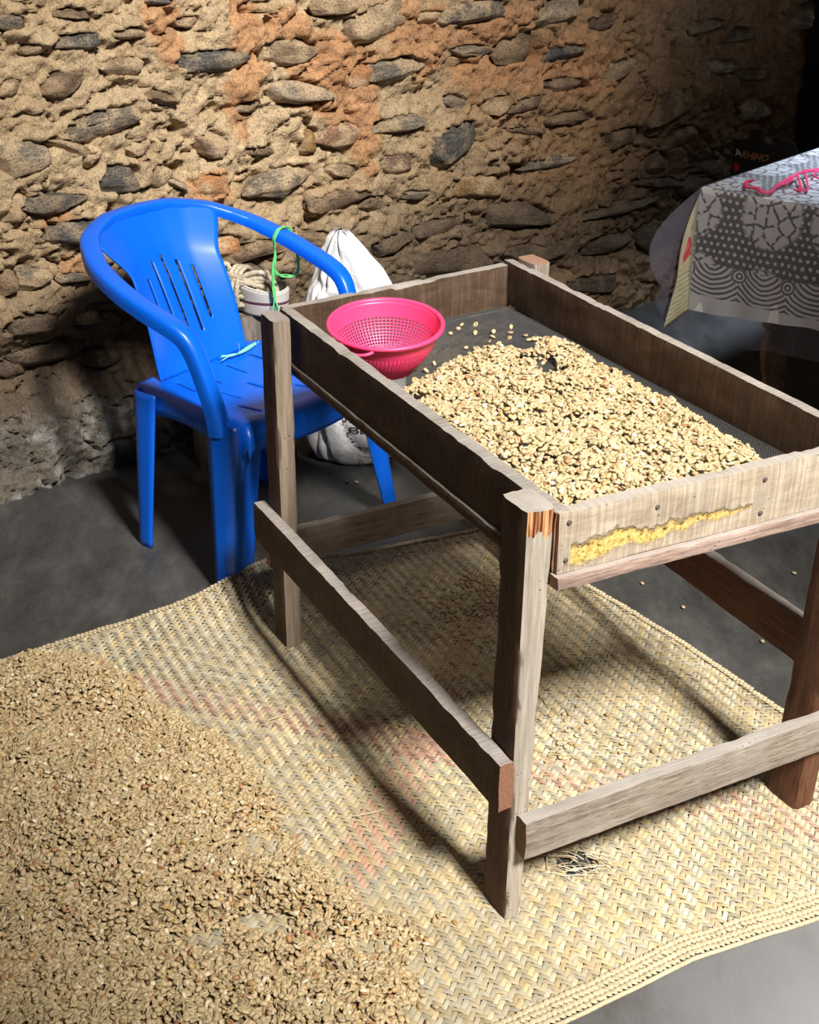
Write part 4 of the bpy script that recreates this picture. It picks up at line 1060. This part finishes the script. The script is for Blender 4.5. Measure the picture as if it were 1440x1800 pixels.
P = [bl(-.020, -.10, BTOP+.03), bl(-.018, -.095, BTOP+.08), bl(-.006, -.08, BTOP+.118), bl(.010, -.07, BTOP+.126), bl(.020, -.07, BTOP+.10), bl(.022, -.08, BTOP+.06)]
MB().tube(resample(P, 60), .0068, k=9, lobes=3, twist=115).build('rope_end', ROPE, rope)
for dz in (0, .016):
    P = [bl(.01, -.10, BTOP+.045+dz), bl(.045, -.095, BTOP+.072+dz), bl(.08, -.085, BTOP+.094+dz), bl(.115, -.07, BTOP+.098+dz), bl(.150, -.065, BTOP+.075+dz*.5), bl(.156, -.075, BTOP+.040)]
    MB().tube(resample(P, 70), .0068, k=9, lobes=3, twist=115).build('rope_turn', ROPE, rope)
# little woven bag with a purple stripe
def build_bag():
    n, k = 22, 56; V = []
    for i in range(n):
        f = i/(n-1); z = .072*f
        for j in range(k):
            a = 2*PI*j/k; rx = (.062+.010*f)*(1 if f > .08 else .86+1.75*f); ry = (.044+.006*f)*(1 if f > .08 else .86+1.75*f)
            w = 1+.012*math.sin(i*PI)*0+.010*math.cos(a*24+PI*(i % 2))+.04*float(vnoise(math.cos(a)*1.5, math.sin(a)*1.5, f*2))
            V.append((rx*w*math.cos(a), ry*w*math.sin(a), z+.006*math.sin(2*a)*f))
    F = grid_faces(n, k, False, True); c = len(V); V.append((0, 0, .001)); F += [(j, (j+1) % k, c)[::-1] for j in range(k)]
    t = NT('white_woven_straps'); v = t.coord(); x, y, z = t.xyz(v)
    wv = t.wave(v, 130, .6, 2, 2, 'Z'); st = t.math('MULTIPLY', t.math('GREATER_THAN', z, .034), t.math('LESS_THAN', z, .042))
    cc = t.mix(t.ramp(wv, [(.2, .55), (.5, 0.0)]), (.60, .57, .53), (.28, .26, .24)); cc = t.mix(st, cc, (.10, .025, .06))
    m = t.done(color=cc, rough=.6, normal=t.bump(wv, .5, .002))
    ang = math.atan2(VX[1], VX[0]); pos = bl(.108, -.055, BTOP+.001)
    o = thing('woven_bag', 'small white woven bag with a dark purple stripe on the log block', 'bag', tuple(pos))
    M = Matrix.Translation(Vector(pos)) @ Matrix.Rotation(ang, 4, 'Z')
    b = obj('bag_body', make_mesh('bag_body', V, F), m, o, M); s = b.modifiers.new('t', 'SOLIDIFY'); s.thickness = .003; s.offset = -1
    R = [(.070*math.cos(a), .048*math.sin(a), .074+.006*math.sin(2*a)) for a in np.linspace(0, 2*PI, 40, endpoint=False)]
    rm_ = MB().tube(R, .0035, k=7, closed=True).build('bag_rim', m, o, M=M)
build_bag()
# feed sack standing on the floor
SK = np.array([-.165, 3.610])
SKP = [(0, .105, .080, .0), (.012, .135, .100, 0), (.05, .150, .112, 0), (.14, .156, .118, 0), (.26, .152, .112, 0), (.36, .146, .104, .002), (.44, .136, .090, .004), (.50, .118, .070, -.002), (.555, .092, .048, -.010), (.60, .062, .030, -.020), (.64, .034, .018, -.028), (.668, .010, .008, -.032)]
def sack_pt(th, z, off=0.0):
    A = np.array(SKP); wx = np.interp(z, A[:, 0], A[:, 1]); wy = np.interp(z, A[:, 0], A[:, 2]); cx = np.interp(z, A[:, 0], A[:, 3])
    p = lambda x, e: math.copysign(abs(x)**e, x)
    n = .016*float(fbm(math.cos(th)*2.1+5, math.sin(th)*2.1, z*5, 3)); cr = float(vnoise(th*2.4+z*3, z*7+2, 4)); n -= .020*max(0, .28-abs(cr))/.28*(1 if math.sin(th) < .2 else .4)
    x = cx+(wx+n)*p(math.cos(th), .8)+off*math.cos(th); y = (wy+n)*p(math.sin(th), .8)+off*math.sin(th)
    if z > .42: x += .03*(z-.42)*math.sin(th*3+2)
    return (SK[0]+x, SK[1]+y, z)
def build_sack():
    t = NT('woven_polypropylene'); v = t.coord(); x, y, z = t.xyz(v)
    w1 = t.wave(v, 190, 0, 0, 1, 'Z'); w2 = t.wave(v, 190, 0, 0, 1, 'X'); n = t.noise(v, 22, 5, .65)
    c = t.ramp(n, [(.3, (.60, .62, .65)), (.6, (.74, .75, .76))]); c = t.mix(t.ramp(t.noise(v, 9, 4), [(.55, 0.0), (.75, .35)]), c, (.45, .40, .33))
    m = t.done(color=c, rough=.42, spec=.45, normal=t.bump(t.math('ADD', t.math('MULTIPLY', n, 1.0), t.math('MULTIPLY', t.math('MULTIPLY', w1, w2), .06)), .6, .012))
    o = thing('feed_sack', 'white woven plastic sack with black print standing between chair and stone wall', 'sack', (float(SK[0]), float(SK[1]), 0))
    zs = np.r_[np.linspace(0, .668, 74)]; k = 96
    V = [sack_pt(2*PI*j/k, z) for z in zs for j in range(k)]; F = grid_faces(len(zs), k, False, True)
    F.append(tuple(range(k))[::-1]); F.append(tuple((len(zs)-1)*k+j for j in range(k)))
    obj('sack_body', make_mesh('sack_body', V, F), m, o)
    INK = plain('black_print', (.025, .025, .028), .6, .3)
    def ink(txt, px, py, size, th_dir=1, bold=0.0):
        cu = bpy.data.curves.new('t', 'FONT'); cu.body = txt; cu.size = size; cu.resolution_u = 3; cu.offset = bold
        to = bpy.data.objects.new('t', cu); col.objects.link(to); dg = bpy.context.evaluated_depsgraph_get(); me = bpy.data.meshes.new_from_object(to.evaluated_get(dg))
        bpy.data.objects.remove(to); wrap(me, px, py, 'print')
    def wrap(me, px, py, name):
        import bmesh
        bm = bmesh.new(); bm.from_mesh(me); bmesh.ops.subdivide_edges(bm, edges=[e for e in bm.edges if e.calc_length() > .006], cuts=2); bmesh.ops.triangulate(bm, faces=bm.faces); bm.to_mesh(me); bm.free()
        th0, z0 = px, py
        for vt in me.vertices:
            z = z0+vt.co.y; wx = .13; th = th0+vt.co.x/wx
            vt.co = Vector(sack_pt(th, z, .0035))
        me.materials.clear(); me.materials.append(INK); obj(name, me, INK, o)
    # angles: -90 degrees faces the camera
    c0 = -PI/2
    ink('SUM', c0-.30, .150, .030); ink('BEST', c0-.04, .116, .028); ink('per', c0+.27, .084, .026, bold=.0009); ink('Net weight', c0-.03, .062, .028)
    ink('Traceability', c0+.03, .036, .014)
    for q in range(3):
        mb = MB(); x0 = .050*q-.004; r = .0009
        pts = [(x0, -.004, 0), (x0+.004, .016, 0), (x0+.010, .023, 0), (x0+.028, .023, 0), (x0+.034, .016, 0), (x0+.038, -.004, 0)]
        P = resample(pts, 30); V = []; 
        for p, nn in zip(P, np.gradient(P, axis=0)):
            nn = nn/np.linalg.norm(nn); nrm = np.array([-nn[1], nn[0], 0]); V += [p-nrm*r, p+nrm*r]
        me = make_mesh('print_box', V, [(2*i, 2*i+2, 2*i+3, 2*i+1) for i in range(29)]); wrap(me, c0-.10, .006, 'print_box')
        bars = MB()
        for b_ in range(3): bars.add([(x0+.008, .003+.006*b_, 0), (x0+.030, .003+.006*b_, 0), (x0+.029, .006+.006*b_, 0), (x0+.009, .006+.006*b_, 0)], [(0, 1, 2, 3)])
        wrap(make_mesh('print_lines', bars.V, bars.F), c0-.10, .006, 'print_lines')
build_sack()

# ================================================================== PINK COLANDER in the tray
PINK = mat_plastic('pink_plastic', (.90, .055, .19), .38, .05)
def build_colander():
    c = TB0+TA*.850+TBv*.200; R, H = .116, .090
    o = thing('colander', 'bright pink plastic colander resting in the tray against the left board', 'colander', (float(c[0]), float(c[1]), MESHZ))
    view = math.atan2(c[1], c[0])
    M = Matrix.Translation((c[0], c[1], MESHZ+.004)) @ Matrix.Rotation(math.radians(7.5), 4, Vector((1, 0, 0))) @ Matrix.Rotation(-.4, 4, 'Z')
    M = Matrix.Translation((0, 0, .006)) @ M
    nu = 76; rows = 20
    prof = [(.050, 0.0), (.058, .002)]
    P = [(.0, .001), (.012, .0005), (.024, .0), (.036, .0), (.046, .0008), (.056, .0045), (.064, .010), (.0710, .0165), (.0770, .0235), (.0825, .031), (.0875, .039), (.0920, .047), (.0960, .0555), (.0995, .064), (.1020, .071), (.1045, .078), (.1070, .085), (.1085, .0895)]
    P = np.array(P); d = np.r_[0, np.cumsum(np.hypot(*np.diff(P, axis=0).T))]
    q = np.linspace(0, d[-1], 26); PP = np.column_stack([np.interp(q, d, P[:, 0]), np.interp(q, d, P[:, 1])])
    V = []; F = []
    nr = len(PP)
    for r, z in PP:
        for j in range(nu): a = 2*PI*j/nu; V.append((r*math.cos(a), r*math.sin(a), z))
    for i in range(nr-1):
        for j in range(nu):
            ids = (i*nu+j, i*nu+(j+1) % nu, (i+1)*nu+(j+1) % nu, (i+1)*nu+j)
            if 2 <= i <= 19:                                   # a square hole through each cell
                X = [np.array(V[k]) for k in ids]; cc = sum(X)/4
                kf = .60 if i > 4 else .5
                o0 = len(V); V.extend([tuple(cc+(x-cc)*kf) for x in X])
                for e in range(4): F.append((ids[e], ids[(e+1) % 4], o0+(e+1) % 4, o0+e))
            else: F.append(ids)
    b = obj('bowl', make_mesh('bowl', V, F), PINK, o, M); s = b.modifiers.new('t', 'SOLIDIFY'); s.thickness = .0022; s.offset = 1
    pr = [(.1078, .0885), (.1085, .0925), (.1115, .0945), (.1150, .0942), (.1172, .0920), (.1175, .0885), (.1160, .0872), (.1150, .0895), (.1105, .0905), (.1090, .0880), (.1078, .0885)]
    V, F = lathe(pr, 90); obj('rim', make_mesh('rim', V, F), PINK, o, M)
    V, F = lathe([(.052, .0005), (.0545, -.006), (.0570, -.006), (.0560, .004)], 48); obj('foot_ring', make_mesh('foot_ring', V, F), PINK, o, M)
    for a0 in (math.radians(-118)+.4, math.radians(62)+.4):
        P = []
        for t in np.linspace(-1, 1, 15):
            a = a0+t*.30; r = .1165+.014*(1-abs(t)**3.0); P.append((r*math.cos(a), r*math.sin(a), .0855-.004*(1-t*t)))
        MB().tube(resample(P, 40), .0034, k=8).build('handle', PINK, o, M=M)
build_colander()

# ================================================================== THE CLOTHED TABLE, BOX AND POST IN THE FAR CORNER
K2 = np.array([.869, 4.013]); EL = np.array([.664, .748])*0+np.array([.645, .764]); ER = np.array([.764, -.645]); TZ = .70
def t2(l, r, z): p = K2+EL*l+ER*r; return np.array([p[0], p[1], z])
DARKWOOD = mat_wood('dark_turned_wood', (.035, .016, .010), (.075, .036, .022), (.13, .068, .042), grey=(.07, .04, .03))
tab2 = thing('side_table', 'dark wooden table with turned legs under the lace cloth in the far corner', 'table', tuple(t2(.6, .45, 0)))
mb = MB(); mb.add([t2(.01, .01, TZ-.028), t2(1.2, .01, TZ-.028), t2(1.2, .9, TZ-.028), t2(.01, .9, TZ-.028), t2(.01, .01, TZ-.004), t2(1.2, .01, TZ-.004), t2(1.2, .9, TZ-.004), t2(.01, .9, TZ-.004)], [(0,3,2,1),(4,5,6,7),(0,1,5,4),(1,2,6,5),(2,3,7,6),(3,0,4,7)])
mb.build('table_top', DARKWOOD, tab2, False)
for (l0, r0, l1, r1) in ((.06, .06, 1.14, .08), (.06, .82, 1.14, .84), (.06, .08, .08, .82), (1.12, .08, 1.14, .82)):
    mb = MB(); V = [t2(l, r, z) for z in (TZ-.12, TZ-.028) for (l, r) in ((l0, r0), (l1, r0), (l1, r1), (l0, r1))]
    mb.add(V, [(0,3,2,1),(4,5,6,7),(0,1,5,4),(1,2,6,5),(2,3,7,6),(3,0,4,7)]).build('apron', DARKWOOD, tab2, False)
LEGP = [(.030,0),(.034,.01),(.038,.05),(.030,.075),(.026,.085),(.036,.095),(.040,.105),(.036,.115),(.030,.125),(.040,.16),(.050,.22),(.046,.27),(.036,.29),(.050,.30),(.052,.31),(.048,.32),(.048,.58)]
for (l, r) in ((.09, .26), (1.10, .10), (.09, .80), (1.10, .80)):
    V, F = lathe(LEGP, 28); p = t2(l, r, 0); o = obj('turned_leg', make_mesh('turned_leg', V, F), DARKWOOD, tab2, Matrix.Translation((p[0], p[1], .001)))
# ---- lace tablecloth: top and hanging sides, the pattern is knitted into the net
def mat_lace():
    t = NT('lace_net'); uv0 = t.n('ShaderNodeUVMap', uv_map='uv').outputs[0]; uv = t.mix(.016, uv0, t.n('ShaderNodeTexNoise', {'Vector': uv0, 'Scale': 14.0, 'Detail': 3.0}).outputs['Color']); u, v, _ = t.xyz(uv)    # u along the edge, v metres from the table edge (drop positive)
    # dotted ground
    du = t.math('SUBTRACT', t.math('FRACT', t.math('MULTIPLY', u, 46.0)), .5); row = t.math('FLOOR', t.math('MULTIPLY', v, 46.0))
    us = t.math('ADD', t.math('MULTIPLY', u, 46.0), t.math('MULTIPLY', row, .5)); du = t.math('SUBTRACT', t.math('FRACT', us), .5); dv = t.math('SUBTRACT', t.math('FRACT', t.math('MULTIPLY', v, 46.0)), .5)
    dist = t.math('SQRT', t.math('ADD', t.math('MULTIPLY', du, du), t.math('MULTIPLY', dv, dv)))
    dots = t.ramp(dist, [(.20, 1.0), (.30, 0.0)])
    # flowers: voronoi petals inside blossom patches
    big = t.n('ShaderNodeTexVoronoi', {'Vector': t.map(uv, (1, 1, 1), (0, 0, 0), (.02, .17, 0)), 'Scale': 4.6, 'Randomness': .35}, voronoi_dimensions='2D').outputs['Distance']
    pet = t.n('ShaderNodeTexVoronoi', {'Vector': uv, 'Scale': 22.0}, feature='DISTANCE_TO_EDGE', voronoi_dimensions='2D').outputs['Distance']
    petal = t.math('MULTIPLY', t.ramp(pet, [(.05, 0.0), (.11, 1.0)]), t.ramp(big, [(.40, 1.0), (.46, 0.0)]))
    solid = t.math('MAXIMUM', dots, petal)
    # border: rows of arches along the hem (v from .24)
    fu = t.math('SUBTRACT', t.math('FRACT', t.math('MULTIPLY', u, 6.2)), .5); vv = t.math('MULTIPLY', t.math('SUBTRACT', v, .240), 6.2)
    rr = t.math('SQRT', t.math('ADD', t.math('MULTIPLY', fu, fu), t.math('MULTIPLY', t.math('ADD', vv, .25), t.math('ADD', vv, .25))))
    arcs = t.ramp(t.math('FRACT', t.math('MULTIPLY', rr, 11.0)), [(.45, 1.0), (.55, 0.0), (.9, 0.0), (.98, 1.0)])
    inb = t.math('GREATER_THAN', v, .225); hem = t.math('GREATER_THAN', v, .325)
    ro = t.math('SQRT', t.math('ADD', t.math('POWER', t.math('SUBTRACT', t.math('ABSOLUTE', fu), .5), 2.0), t.math('POWER', t.math('SUBTRACT', vv, .04), 2.0)))
    ring = t.math('LESS_THAN', ro, .15); ringa = t.ramp(t.math('FRACT', t.math('MULTIPLY', ro, 14.0)), [(.45, 1.0), (.55, 0.0)])
    bord = t.mix(ring, arcs, ringa)
    solid = t.mix(inb, solid, bord); solid = t.math('MAXIMUM', solid, hem)
    solid = t.math('MULTIPLY', solid, 1.0)
    alpha = t.math('ADD', .42, t.math('MULTIPLY', solid, .55))
    c = t.mix(solid, (.34, .34, .33), (.74, .74, .72))
    return t.done(color=c, rough=.75, alpha=alpha, spec=.2)
LACE = mat_lace()
def drape(name, mat, parent, top, drop, lift, amp, seed, lat=.0, corner=None, thick=.0):
    """cloth over the table: top sheet and the hanging front side; uv in metres"""
    V = []; UV = []; F = []
    rs = np.linspace(0, .9, 90); ls = np.linspace(0, 1.2, 40)
    n0 = len(V)
    for l in ls:
        for r in rs: V.append(t2(l-.004, r-.004, TZ+lift+.0012*float(vnoise(l*6, r*6, seed)))); UV.append((r, -l-.02))
    F += [tuple(n0+i for i in f) for f in grid_faces(len(ls), len(rs))]
    n1 = len(V); ds = np.linspace(0, 1, 34)
    for d in ds:
        for r in rs:
            dr = drop(r)*d; w = amp*d*(math.sin(r*24+seed)+.6*math.sin(r*55+seed*2)); out = .004+lat+.018*math.sin(min(1, d*3)*PI/2)*.3+w
            V.append(t2(-out-.004*(1-(1-min(1, d*14))**2), r-.004, TZ+lift-dr-.0)); UV.append((r, dr))
    F += [tuple(n1+i for i in f) for f in grid_faces(len(ds), len(rs))]
    me = make_mesh(name, V, F); uvl = me.uv_layers.new(name='uv')
    for lp in me.loops: uvl.data[lp.index].uv = UV[lp.vertex_index]
    return obj(name, me, mat, parent)
lace = thing('lace_tablecloth', 'white lace tablecloth with flower and scallop pattern hanging over the corner table', 'tablecloth', tuple(t2(.5, .45, TZ)))
drape('lace_sheet', LACE, lace, TZ, lambda r: .362+.012*math.sin(r*9+1), .001, .006, 1)
def corner_fold(name, mat, parent, pts_tip, width, zbot, seed, lift=0.0, uvscale=1):
    """the loose corner: a folded cone of cloth hanging from the table corner"""
    V = []; UV = []; n, m = 26, 20
    for i in range(n):
        d = i/(n-1)
        for j in range(m):
            s = j/(m-1)
            top = t2(-.002-.0*s, 0-.002, TZ+lift); a = t2(-.018, .004, zbot[0]); b = np.array(pts_tip)
            low = a*(1-s)+b*s; low[2] -= .03*math.sin(PI*s)*(1 if seed else 0)
            bulge = np.array([*(-EL*.020-ER*.02), 0])*(1+3.2*seed)*math.sin(PI*s)*math.sin(PI*min(1, d*1.2))
            p = top*(1-d)+low*d+bulge; p[2] -= 0
            V.append(p); UV.append((s*.16, d*.40))
    me = make_mesh(name, V, grid_faces(n, m)); uvl = me.uv_layers.new(name='uv')
    for lp in me.loops: uvl.data[lp.index].uv = UV[lp.vertex_index]
    o = obj(name, me, mat, parent); s = o.modifiers.new('t', 'SOLIDIFY'); s.thickness = .0012; return o
def mat_floral():
    t = NT('cream_floral_cotton'); uv = t.n('ShaderNodeUVMap', uv_map='uv').outputs[0]; u, v, _ = t.xyz(uv)
    def blob(cu, cv, ru, rv, k=0.0):
        a = t.math('DIVIDE', t.math('SUBTRACT', u, cu), ru); b = t.math('DIVIDE', t.math('SUBTRACT', v, cv), rv)
        d = t.math('SQRT', t.math('ADD', t.math('MULTIPLY', a, a), t.math('MULTIPLY', b, b)))
        d = t.math('ADD', d, t.math('MULTIPLY', t.math('SUBTRACT', t.noise(uv, 60, 2), .5), .9)); return t.ramp(d, [(.85, 1.0), (1.0, 0.0)])
    c = t.ramp(t.noise(uv, 20, 3), [(.3, (.46, .42, .28)), (.7, (.56, .52, .36))])
    c = t.mix(blob(.050, .185, .034, .044), c, (.55, .07, .10)); c = t.mix(blob(.046, .180, .016, .020), c, (.66, .16, .18))
    c = t.mix(blob(.052, .115, .022, .032), c, (.14, .17, .06)); c = t.mix(blob(.088, .15, .016, .02), c, (.16, .19, .07))
    w = t.n('ShaderNodeTexWave', {'Vector': uv, 'Scale': 22.0, 'Distortion': 3.0}, wave_type='RINGS').outputs['Fac']
    leafy = t.math('MULTIPLY', t.ramp(w, [(.75, 0.0), (.85, 1.0)]), t.math('GREATER_THAN', v, .25))
    c = t.mix(t.math('MULTIPLY', leafy, .6), c, (.20, .18, .12))
    return t.done(color=c, rough=.8, spec=.2, normal=t.bump(t.noise(uv, 300, 2), .2, .001))
tipf = at(1166, 578, .285); 
floral = thing('floral_undercloth', 'cream cotton cloth corner with a pink flower hanging under the clear plastic', 'tablecloth', tuple(t2(0, 0, TZ-.2)))
corner_fold('cloth_corner', mat_floral(), floral, tipf, .2, (.325,), 0, -.002)
t = NT('clear_vinyl'); tr = t.n('ShaderNodeBsdfTransparent', {'Color': (.90, .89, .92, 1)}); gl = t.n('ShaderNodeBsdfGlossy', {'Color': (.9, .92, 1, 1), 'Roughness': .30}); df = t.n('ShaderNodeBsdfDiffuse', {'Color': (.42, .40, .48, 1)})
fr = t.math('MULTIPLY', t.n('ShaderNodeFresnel', {'IOR': 1.4}).outputs[0], .18); hz = t.n('ShaderNodeMixShader', {0: .09, 1: tr.outputs[0], 2: df.outputs[0]}); mx = t.n('ShaderNodeMixShader', {0: fr, 1: hz.outputs[0], 2: gl.outputs[0]})
t.t.links.new(mx.outputs[0], t.out.inputs['Surface']); VINYL = t.m
vinyl = thing('plastic_cover', 'clear plastic sheet laid over the lace tablecloth and hanging below it', 'table cover', tuple(t2(.5, .45, TZ+.004)))
drape('plastic_sheet', VINYL, vinyl, TZ, lambda r: .455-.03*min(1, r*3)+.02*math.sin(r*6), .0045, .013, 4, .016)
corner_fold('plastic_corner', VINYL, vinyl, at(1150, 530, .36), .2, (.245,), 1, .0045)
# corner gets its outward belly
# ---- tangle of pink twine on the cloth
PINKT = mat_plastic('pink_twine', (.80, .05, .17), .5, .15)
pt = thing('pink_twine', 'tangled strand of bright pink twine lying on the plastic-covered table', 'twine', tuple(at(1370, 318, TZ+.008)))
def tpx(L, z=.012): return [at(x, y, TZ+z+dz) for (x, y, dz) in L]
g = np.random.default_rng(77)
for k in range(4):
    L = [(1325,318,.004),(1312,320,0),(1312,328,0),(1328,330,.002),(1342,338,0),(1356,336,0),(1366,326,.004),(1384,318,.006),(1402,306,.010),(1416,302,.010),(1440,299,.004),(1475,303,0)]
    L = [(x+g.normal(0, 2.0), y+g.normal(0, 1.3), dz) for x, y, dz in L]; MB().tube(resample(tpx(L), 70), .0030, k=6, lobes=2, twist=220).build('strand', PINKT, pt)
for L in ([(1402,306,.010),(1405,318,.004),(1408,333,0),(1396,334,0)], [(1416,302,.010),(1418,318,.004),(1420,334,0),(1408,333,0)], [(1440,300,.006),(1430,308,.002),(1450,318,0)]):
    for k in range(2): MB().tube(resample(tpx([(x+g.normal(0, 1), y+g.normal(0, 1), d) for x, y, d in L]), 30), .0026, k=6, lobes=2, twist=220).build('strand', PINKT, pt)
# ---- black carton standing behind the table
CB = np.array([1.222, 5.180]); CR = np.array([.735, -.678]); CL_ = np.array([.678, .735])
def cb(r, z, d=0.0): p = CB+CR*r+CL_*d; return np.array([p[0]-.02*(.62-z), p[1], z])
BLACK = plain('black_card', (.010, .010, .012), .5, .4, .2, 20)
carton = thing('black_carton', 'black printed cardboard carton with torn flaps standing by the wall behind the table', 'box', tuple(cb(.2, 0, .1)))
fl = [(0, .002), (.44, .002), (.44, .560), (.30, .585), (.262, .590), (.262, .615), (.250, .640), (.200, .648), (.185, .652), (.180, .682), (.165, .625), (.118, .620), (.115, .665), (.108, .673), (.060, .668), (.058, .628), (0, .620)]
def slab(outline, d0, d1, name):
    V = [cb(r, z, d0) for r, z in outline]+[cb(r, z, d1) for r, z in outline]; n = len(outline)
    F = [tuple(range(n)), tuple(range(2*n-1, n-1, -1))]+[(i, (i+1) % n, n+(i+1) % n, n+i) for i in range(n)]
    o = obj(name, make_mesh(name, V, F, False), BLACK, carton); bm_fix(o); return o
face = slab(fl, 0, .004, 'front_panel'); slab([(0, .002), (.44, .002), (.44, .55), (0, .60)], .156, .160, 'back_panel')
slab([(0, .002), (.004, .002), (.004, .615), (0, .615)], .004, .156, 'side_panel'); slab([(.436, .002), (.44, .002), (.44, .555), (.436, .555)], .004, .156, 'side_panel'); slab([(.004, .002), (.436, .002), (.436, .006), (.004, .006)], .004, .156, 'bottom_panel')
def card_mesh(name, V2, F, c, r0, z0, rough=.5):
    V = [cb(r0+x, z0+y, -.0012) for (x, y) in V2]; return obj(name, make_mesh(name, V, F, False), plain(name+'_ink', c, rough, .3, .05), face)
def card_text(txt, r0, z0, size, c, name, shear=0.0, bold=0.0):
    cu = bpy.data.curves.new('t', 'FONT'); cu.body = txt; cu.size = size; cu.shear = shear; cu.offset = bold; cu.resolution_u = 3
    to = bpy.data.objects.new('t', cu); col.objects.link(to); me = bpy.data.meshes.new_from_object(to.evaluated_get(bpy.context.evaluated_depsgraph_get())); bpy.data.objects.remove(to)
    for v in me.vertices: v.co = Vector(cb(r0+v.co.x, z0+v.co.y, -.0012))
    me.materials.clear(); return obj(name, me, plain(name+'_ink', c, .5, .3, .05), face)
card_text('RHINO', .034, .560, .036, (.52, .22, .09), 'lettering', .25, .0009)
card_mesh('emblem', [(0, 0), (.004, .014), (.002, .026), (.010, .030), (.013, .020), (.020, .022), (.022, .012), (.026, .004), (.020, .002), (.014, .008), (.008, .006), (.005, 0)], [tuple(range(12))], (.60, .58, .56), .010, .562)
card_mesh('red_badge', [(.0165*math.cos(a)*.9, .0165*math.sin(a)) for a in np.linspace(0, 2*PI, 24, endpoint=False)], [tuple(range(24))], (.60, .02, .025), .022, .522)
for (z, h, L, c) in ((.480, .0075, .150, (.30, .30, .32)), (.465, .005, .135, (.15, .15, .17))):          # two lines of print too small to read
    x = 0.0; V2 = []; Fb = []; gg = np.random.default_rng(int(z*1000))
    while x < L:
        w = gg.uniform(.003, .009); n = len(V2); V2 += [(x, 0), (x+w, 0), (x+w, h), (x, h)]; Fb.append((n, n+1, n+2, n+3)); x += w+gg.uniform(.0008, .003)
    card_mesh('small_print', V2, Fb, c, .010, z)
# ---- dark post at the corner
POSTW = plain('blackened_post_wood', (.012, .011, .013), .6, .35, .3, 12, .2)
mb = MB()
for (s0, s1, n0, n1) in ((3.62, 3.74, .03, .13), (3.80, 3.86, .05, .12)):
    V = [room(s, n, z) for z in (0, 3.0) for (s, n) in ((s0, n0), (s1, n0), (s1, n1), (s0, n1))]; mb.add(V, [(0,3,2,1),(4,5,6,7),(0,1,5,4),(1,2,6,5),(2,3,7,6),(3,0,4,7)])
tag(mb.build('trim_1', POSTW, smooth=False), 'blackened upright door post at the far corner', 'post', kind='structure')
# ---- single beans dropped on the concrete
rg = np.random.default_rng(91)
for n_, (px_, py_) in enumerate([(610,848),(627,850),(669,850),(1201,1070),(1129,1028),(1396,1010),(1340,1130)]):
    p = at(px_, py_); o = bpy.data.objects.new('coffee_bean', variants[n_ % 8]); col.objects.link(o)
    o.matrix_basis = Matrix.Translation((p[0], p[1], .0045)) @ Matrix.Rotation(rg.uniform(0, 6), 4, 'Z')
    lab = ['leftmost pale coffee bean on the concrete in front of the white sack', 'middle pale coffee bean on the concrete in front of the white sack', 'pale coffee bean on the concrete beside the far front chair leg', 'pale coffee bean alone on the concrete right of the mat edge',
           'pale coffee bean on the concrete just under the tray front', 'pale coffee bean on the dark floor behind the right rail', 'pale coffee bean on the concrete between mat edge and right rail'][n_]
    tag(o, lab, 'coffee bean', 'coffee beans dropped on the floor')
# ---- straws lying on the mat
for n_, (x0, y0, x1, y1, lab) in enumerate([(558,1407,612,1378,'long pale straw lying on the mat left of the front table leg'), (622,1444,676,1432,'pale straw lying across the pink band of the mat'), (470,1275,505,1262,'short pale straw on the mat beside the heap')]):
    P = resample([np.array([*at(x0, y0)[:2], .012]), np.array([*at((x0+x1)/2, (y0+y1)/2+2)[:2], .0135]), np.array([*at(x1, y1)[:2], .012])], 12)
    tag(MB().tube(P, .0011, k=5).build('straw', mat_straw('straw_%d' % n_, False, (.72, .62, .42))), lab, 'straw')
